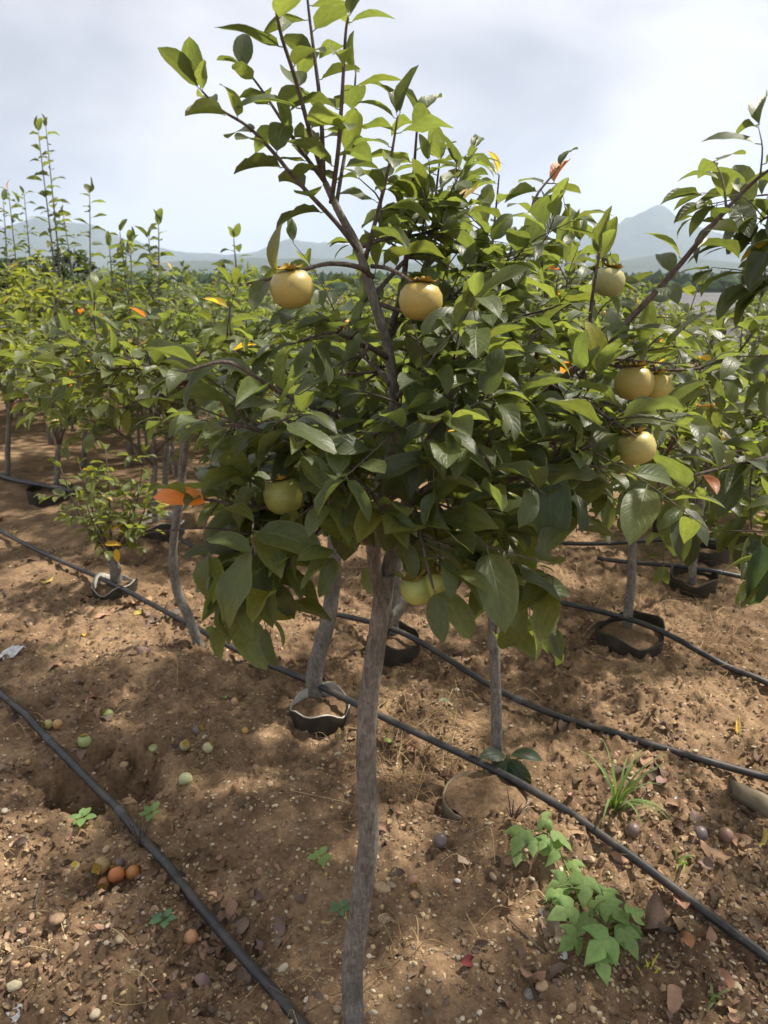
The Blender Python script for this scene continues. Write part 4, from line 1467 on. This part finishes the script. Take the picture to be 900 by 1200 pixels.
for q in range(16):
    x = R.uniform(160, 330); fleaf(x, R.uniform(700, 775), R.uniform(.04, .075), R.choice(('yellow', 'tan', 'pink', 'mauve')))

for q in range(36):
    fleaf(R.uniform(620, 900), R.uniform(930, 1180), R.uniform(.03, .075), R.choice(('brown', 'mauve', 'pink', 'tan', 'mauve')))
for q in range(22):
    fleaf(R.uniform(440, 640), R.uniform(900, 1190), R.uniform(.025, .05), R.choice(('brown', 'mauve', 'tan')))
for q in range(22):
    fleaf(R.gauss(120, 60), R.gauss(700, 25), R.uniform(.04, .08), R.choice(('pink', 'mauve', 'pink', 'tan')))

# ------------------------------------------------------------------ loose stuff on the soil
def spot(rg, near=1.0):
    py = 1215 - (rg.random() ** near) * 600
    return rg.uniform(-40, 940), py


rg = random.Random(99)


def scatter(name, n, smin, smax, cols, mat, label, cat, seed, flat=.7, sink=.25, clump=0.0):
    rg = random.Random(seed)
    V, F, T = [], [], []
    for q in range(n):
        px, py = spot(rg, .8)
        x, y = plane0(px, py)
        if clump and (_look(_CL, x, y) or 0) < rg.gauss(clump, .12): continue
        s = smin + (smax - smin) * rg.random() ** 3
        z = HF(x, y)
        col = rg.choice(cols); k = rg.uniform(.7, 1.25)
        o = len(V)
        a = rg.random() * 6.28; ca, sa = math.cos(a), math.sin(a)
        ex = rg.uniform(.7, 1.4)
        for vx, vy, vz in ico:
            w = rg.uniform(.72, 1.2) * s
            lx, ly = vx * w * ex, vy * w / ex
            V.append((x + lx * ca - ly * sa, y + lx * sa + ly * ca, z + vz * w * flat + s * (flat - sink * 2) * .5))
            T.append((col[0] * k, col[1] * k, col[2] * k, 1))
        F += [(a_ + o, b_ + o, c_ + o) for a_, b_, c_ in icof]
    tag(link(name, new_mesh(name, V, F, mat, False, tint=T)), label, cat, kind='stuff')


scatter('soil_clods', 9000, .004, .015, [(.20, .125, .07), (.26, .165, .092), (.15, .092, .052), (.32, .21, .12)], SOIL, 'crumbled brown soil clods strewn over the ground', 'soil', 5, .75, .3, -.05)
scatter('gravel', 15000, .0018, .0075, [(.44, .34, .22), (.36, .27, .17), (.5, .43, .32), (.28, .22, .17), (.42, .30, .15), (.46, .36, .2)], GRIT, 'fine pale grit scattered over the soil', 'gravel', 6, .7, .2)

# leaf crumbs
items = []
for q in range(8500):
    px, py = spot(rg, .8)
    x, y = plane0(px, py)
    if (_look(_CL, -x * .8, y + .5) or 0) < rg.gauss(-.06, .15): continue
    a = rg.random() * 6.28
    items.append((basis(Vector((x, y, HF(x, y) + .003)), Vector((math.cos(a), math.sin(a), rg.gauss(0, .2))), Vector((rg.gauss(0, .4), rg.gauss(0, .4), 1)), rg.uniform(.008, .03)),
                  rg.randrange(8), vary(rg.choice(((.14, .098, .068), (.22, .155, .105), (.33, .23, .14), (.33, .20, .13))), .7, 1.3, rg)))
o = link('leaf_litter', joined('leaf_litter', items, NP_DRY, [DRY]))
tag(o, 'small crumbs of dead leaves strewn over the soil', 'litter', kind='stuff')


# straw
def straw(name, spots_, n, label, seed, cols, ln=(.05, .2)):
    rg = random.Random(seed)
    V, F, T = [], [], []
    for q in range(n):
        sx, sy, dx, dy = rg.choice(spots_)
        g = gpx(rg.gauss(sx, dx), rg.gauss(sy, dy))
        a = rg.random() * 6.28; l_ = rg.uniform(*ln)
        d = Vector((math.cos(a), math.sin(a), 0))
        z = HF(g.x, g.y)
        e = g + d * l_
        p = [Vector((g.x, g.y, z + .002)), Vector(((g.x + e.x) / 2 + rg.gauss(0, .012), (g.y + e.y) / 2 + rg.gauss(0, .012), z + rg.uniform(.004, .05))), Vector((e.x, e.y, HF(e.x, e.y) + rg.uniform(.002, .02)))]
        o = len(V)
        v, f = tube_data(smooth_path(p, 3), [.0012] * 7, 3, False, off=o)
        V += v; F += f
        c = rg.choice(cols); k = rg.uniform(.7, 1.2)
        T += [(c[0] * k, c[1] * k, c[2] * k, 1)] * len(v)
    o = link(name, new_mesh(name, V, F, STRAW, True, tint=T))
    tag(o, label, 'straw', kind='stuff')


STC = [(.42, .29, .14), (.34, .22, .11), (.48, .36, .20), (.27, .18, .10)]
straw('dry_straw', [(530, 850, 45, 30), (480, 900, 40, 30)], 220, 'tangle of dry straw stalks between the front trunk and slim dark trunk', 1, STC)
straw('dry_straw', [(820, 730, 50, 28), (880, 770, 40, 30), (700, 690, 40, 20)], 260, 'dry grass stalks spread over the far right soil', 2, STC, (.05, .22))
straw('dry_straw', [(60, 1100, 80, 60), (330, 1170, 40, 30), (460, 1100, 40, 40), (590, 1000, 30, 50), (690, 1000, 30, 30), (200, 850, 90, 40)], 130, 'thin dry rootlets and straw on the near soil', 3, STC + [(.2, .14, .1)], (.03, .12))

# stones
def stone(px, py, s, col, label, group=None, seed=0):
    rg = random.Random(seed)
    g = gpx(px, py)
    V = [Vector(v) for v in ico]
    F = list(icof)
    cache = {}
    F2 = []
    def mid(a, b):
        k = (min(a, b), max(a, b))
        if k not in cache:
            V.append((V[a] + V[b]).normalized()); cache[k] = len(V) - 1
        return cache[k]
    for a, b_, c_ in F:
        x, y, z = mid(a, b_), mid(b_, c_), mid(c_, a)
        F2 += [(a, x, z), (b_, y, x), (c_, z, y), (x, y, z)]
    ex = rg.uniform(.75, 1.35)
    V = [Vector((v.x * s * ex, v.y * s / ex, v.z * s * .62)) * rg.uniform(.86, 1.12) for v in V]
    o = link('stone', new_mesh('stone', V, F2, GRIT, True, tint=[(1, 1, 1, 1)] * len(V)), None, Matrix.Translation((g.x, g.y, HF(g.x, g.y) + s * .3)) @ Matrix.Rotation(rg.random() * 6, 4, 'Z'))
    o.color = (*col, 1)
    tag(o, label, 'stone', group)


for i, (px, py, s, col, lab) in enumerate(((864, 1158, .016, (.46, .38, .24), 'pale squarish stone beside the pinkish leaf'), (635, 1156, .015, (.46, .33, .19), 'tan stone left of the twig end'),
                                          (448, 1041, .020, (.42, .30, .18), 'flat tan stone touching the front trunk'), (450, 1079, .016, (.44, .32, .2), 'small tan stone right of the front trunk'),
                                          (620, 1163, .014, (.2, .18, .165), 'dark grey pebble beside the tan stone'), (635, 1072, .009, (.6, .57, .5), 'white pebble left of the green weed'),
                                          (536, 1034, .008, (.6, .58, .54), 'tiny white pebble below the half buried pot'), (150, 930, .016, (.40, .28, .17), 'brown stone on the hollow rim beside the hose'),
                                          (16, 1155, .016, (.46, .40, .26), 'pale stone at the front left edge'), (112, 1192, .012, (.5, .42, .28), 'cream stone at the bottom front'),
                                          (68, 1085, .018, (.33, .22, .14), 'brown stone on the front left bank'), (240, 865, .01, (.5, .42, .3), 'tiny cream stone behind the cream fruit'))):
    stone(px, py, s, col, lab, None, i)
for q in range(46):
    stone(R.uniform(0, 900), R.uniform(790, 1195), R.uniform(.006, .013), R.choice(((.44, .34, .22), (.5, .44, .33), (.33, .25, .17), (.40, .29, .18))), 'small pebble lying on the bare soil', 'pebbles on the soil', 40 + q)

# twigs on the ground
def stick(pix, r, label, lift=0.0):
    P = [gpx(x, y) for x, y in pix]
    P = [Vector((p.x, p.y, HF(p.x, p.y) + r + lift * (i == 0 or 1))) for i, p in enumerate(P)]
    p = smooth_path(P, 5)
    o = P[0]
    tag(tube('twig', p, [r * (1.0 - .6 * i / len(p)) for i in range(len(p))], TWIG, None, Vector((0, 0, 0)), 6, .15, R), label, 'twig')


stick([(680, 1160), (655, 1132), (628, 1105), (592, 1076)], .0045, 'thin dry twig lying on the front soil below the weed')
stick([(670, 762), (690, 768), (715, 776)], .007, 'short thick stick left of the wide low pot', )
stick([(40, 1065), (50, 1040), (60, 1018)], .004, 'pale dry stick left of the orange fruit cluster')

# dry stubble stump beside the hose
def stub(px, py, n, hgt, label, seed):
    rg = random.Random(seed)
    b = gpx(px, py); root = empty('dead_seedling', b); tag(root, label, 'seedling')
    for q in range(n):
        a = rg.random() * 6.28
        e = Vector((.5 * hgt * math.cos(a) * rg.random(), .5 * hgt * math.sin(a) * rg.random(), hgt * rg.uniform(.5, 1)))
        link('stem', new_mesh('stem', *tube_data(smooth_path([Vector((0, 0, -.02)), e * .5, e], 3), [.003 - .0003 * k for k in range(7)], 5), TWIG), root)


stub(164, 992, 7, .11, 'dead bare stemmed seedling beside the hose', 1)
stub(600, 960, 6, .10, 'dry withered stalks at the edge of the half buried pot', 2)

# ------------------------------------------------------------------ weeds
def lobed_leaf():
    """three-lobed soft leaf, length 1"""
    out_ = [(0, .08), (.16, -.04), (.36, .0), (.52, .18), (.68, .50), (.42, .46), (.22, .44), (.30, .60), (.22, .82), (0, 1.2)]
    pts = out_ + [(-x, y) for x, y in out_[-2:0:-1]]
    V = [(0, .38, .03)]; UV = [(.5, .4)]
    for x, y in pts:
        V.append((x, y, .0 - .35 * x * x + .06 * math.sin(9 * x + 5 * y) - .10 * y * y)); UV.append((.5 + x * .9, max(0, y)))
    mid_ = []
    for x, y in pts:
        V.append((x * .55, .38 + (y - .38) * .55, .035 - .10 * x * x - .03 * abs(math.sin(4 * y)))); UV.append((.5 + x * .5, .4 + (y - .4) * .55))
    n = len(pts)
    F = []
    for k in range(n):
        k2 = (k + 1) % n
        F.append((0, 1 + n + k, 1 + n + k2)); F.append((1 + n + k, 1 + k, 1 + k2, 1 + n + k2))
    F = [tuple(reversed(f)) for f in F]
    return new_mesh('leaf', V, F, WEED, True, None, UV, [(1, 1, 1, 1)] * len(V))


LOB = lobed_leaf()
b = gpx(640, 1010)
root = empty('vine_weed', b)
tag(root, 'bright green creeping weed with lobed leaves along the hose', 'weed')
wl = [(612, 972, .07), (632, 958, .05), (648, 972, .06), (606, 990, .045), (655, 1000, .075), (640, 985, .04), (682, 1020, .08), (660, 1045, .09), (672, 1060, .07), (703, 1032, .06), (706, 1055, .065),
      (690, 1072, .07), (720, 1070, .075), (712, 1098, .08), (728, 1088, .06), (694, 1046, .06),
      (664, 1025, .06), (648, 1040, .05), (676, 1085, .06), (700, 1104, .065), (735, 1072, .05), (622, 980, .05), (668, 1000, .05)]
stem = smooth_path([gpx(600, 985) + Vector((0, 0, .02)), gpx(640, 990) + Vector((0, 0, .04)), gpx(670, 1040) + Vector((0, 0, .03)), gpx(700, 1085) + Vector((0, 0, .03)), gpx(715, 1110) + Vector((0, 0, .02))], 5)
tube('stem', stem, [.0025] * len(stem), PETI, root, b, 5)
for i, (px, py, s) in enumerate(wl):
    g = gpx(px, py + 22)
    p = Vector((g.x, g.y, HF(g.x, g.y) + R.uniform(.035, .075)))
    ns = min(stem, key=lambda q: (q - p).length)
    d = Vector((p.x - ns.x + R.gauss(0, .04), p.y - ns.y - .03 + R.gauss(0, .04), -.02))
    o = link('leaf', LOB, root, Matrix.Translation(-b) @ basis(p, d, Vector((R.gauss(0, .3), -.4 + R.gauss(0, .25), 1)), s * .98))
    o.color = (*vary((.115, .195, .058), .8, 1.3), 1)
    tube('petiole', smooth_path([ns, (ns + p) / 2 + Vector((0, 0, .01)), p], 2), [.0014] * 5, PETI, root, b, 4)


def grass(px, py, n, ln, label, seed, col, spread=1.0, name='grass_tuft'):
    rg = random.Random(seed)
    b = gpx(px, py); root = empty(name, b); tag(root, label, 'grass')
    for q in range(n):
        a = rg.random() * 6.28; l_ = ln * rg.uniform(.55, 1.15); lean = rg.uniform(.15, 1.0) * spread
        V, UV, F = [], [], []
        ang = 1.5 - lean * .35
        p = Vector((rg.gauss(0, .008), rg.gauss(0, .008), -.01))
        w = rg.uniform(.003, .0055)
        d = Vector((math.cos(a), math.sin(a), 0)); sd_ = Vector((-d.y, d.x, 0))
        for k in range(9):
            f = k / 8
            ww = w * (1 - f ** 2.2) + .0002
            for s in (-1, 0, 1):
                V.append(p + sd_ * (s * ww) + Vector((0, 0, abs(s) * ww * .4))); UV.append((.5 + s * .5, f))
            ang -= lean * .38 * (f + .3)
            p = p + (d * math.cos(ang) + Vector((0, 0, math.sin(ang)))) * (l_ / 8)
            if p.z < .004 and k > 2: p.z = .004
        for k in range(8):
            for s in range(2):
                F.append((k * 3 + s, k * 3 + s + 1, k * 3 + s + 4, k * 3 + s + 3))
        o = link('blade', new_mesh('blade', V, F, GRASS, True, None, UV, [(1, 1, 1, 1)] * len(V)), root)
        o.color = (*vary(col, .8, 1.25, rg), 1)


grass(722, 948, 26, .24, 'green tuft of long arching grass between two hoses', 1, (.085, .14, .04), .9)
grass(756, 1142, 5, .07, 'tiny yellow green grass sprout in the front right', 2, (.30, .34, .04), .5)
grass(796, 1012, 6, .08, 'small green grass sprout below the ribbed tan leaf', 3, (.10, .17, .04), .9)
grass(862, 860, 3, .10, 'single yellow stalk standing by the right edge', 4, (.42, .32, .06), .15, 'dry_stalk')
grass(830, 1170, 8, .06, 'low pale green grass patch at the front right corner', 5, (.11, .15, .06), 1.2)


SEED = leaf_mesh('leaf', 4, 2, Wr=.62, fold=.15, curl=.5, wave=.02, seed=77, mat=WEED, petiole=True)
for i, (px, py, s, n, lab) in enumerate(((98, 966, .045, 6, 'small light green seedling left of the hose by the hollow'), (178, 960, .036, 5, 'small light green seedling right of the hose near dead stems'),
                                        (193, 1086, .036, 5, 'bluish green seedling beside the hose in the front'), (375, 1012, .036, 5, 'pale green seedling left of the front trunk on the slope'),
                                        (399, 1074, .028, 5, 'tiny blue green seedling touching the front trunk side'), (535, 945, .03, 4, 'withered green seedling on the left rim of the tan pot'))):
    b = gpx(px, py); root = empty('seedling', b); tag(root, lab, 'seedling')
    link('stem', new_mesh('stem', *tube_data([Vector((0, 0, -.01)), Vector((.002, 0, .012)), Vector((0, 0, .024))], [.0016, .0014, .0012], 5), PETI), root)
    for q in range(n):
        a = q * 6.28 / n + R.uniform(-.3, .3)
        o = link('leaf', SEED, root, basis(Vector((0, 0, .022 + .004 * (q % 2))), Vector((math.cos(a), math.sin(a), .15)), Vector((0, 0, 1)), s * R.uniform(.7, 1.1)))
        o.color = (*((.16, .27, .09) if i in (0, 1, 3) else (.10, .20, .11)), 1)

# scraps of white film
def film(px, py, s, label, seed):
    rg = random.Random(seed)
    g = gpx(px, py)
    n = 7
    V = [((i / (n - 1) - .5) * s * rg.uniform(.85, 1.1), (j / (n - 1) - .5) * s * .6 * rg.uniform(.85, 1.1), rg.uniform(0, s * .16)) for j in range(n) for i in range(n)]
    F = [(j * n + i, j * n + i + 1, (j + 1) * n + i + 1, (j + 1) * n + i) for j in range(n - 1) for i in range(n - 1)]
    o = link('plastic_scrap', new_mesh('plastic_scrap', V, F, PLAST, False), None, Matrix.Translation((g.x, g.y, HF(g.x, g.y) + .001)) @ Matrix.Rotation(rg.random() * 6, 4, 'Z'))
    tag(o, label, 'scrap')


film(12, 768, .12, 'crumpled pale plastic film scrap at the left edge', 1)
film(22, 1190, .05, 'pale paper-like scrap at the front left corner', 2)
film(660, 1118, .03, 'small off-white scrap beside the twig', 3)
film(790, 935, .02, 'tiny white scrap by the hose', 4)

# ------------------------------------------------------------------ haze: one closed box of even air
hz = bpy.data.materials.new('haze'); hz.use_nodes = True
hz.node_tree.nodes.clear()
ho = hz.node_tree.nodes.new('ShaderNodeOutputMaterial'); hv = hz.node_tree.nodes.new('ShaderNodeVolumePrincipled')
hv.inputs['Color'].default_value = (.66, .80, 1.0, 1)
hv.inputs['Density'].default_value = 0.00024
hv.inputs['Anisotropy'].default_value = 0.2
hz.node_tree.links.new(hv.outputs[0], ho.inputs['Volume'])
o = box('haze', (-6500, -6500, -14), (6500, 6500, 420), hz)
tag(o, 'thin pale haze in the air over the field and hills', 'haze', kind='stuff')
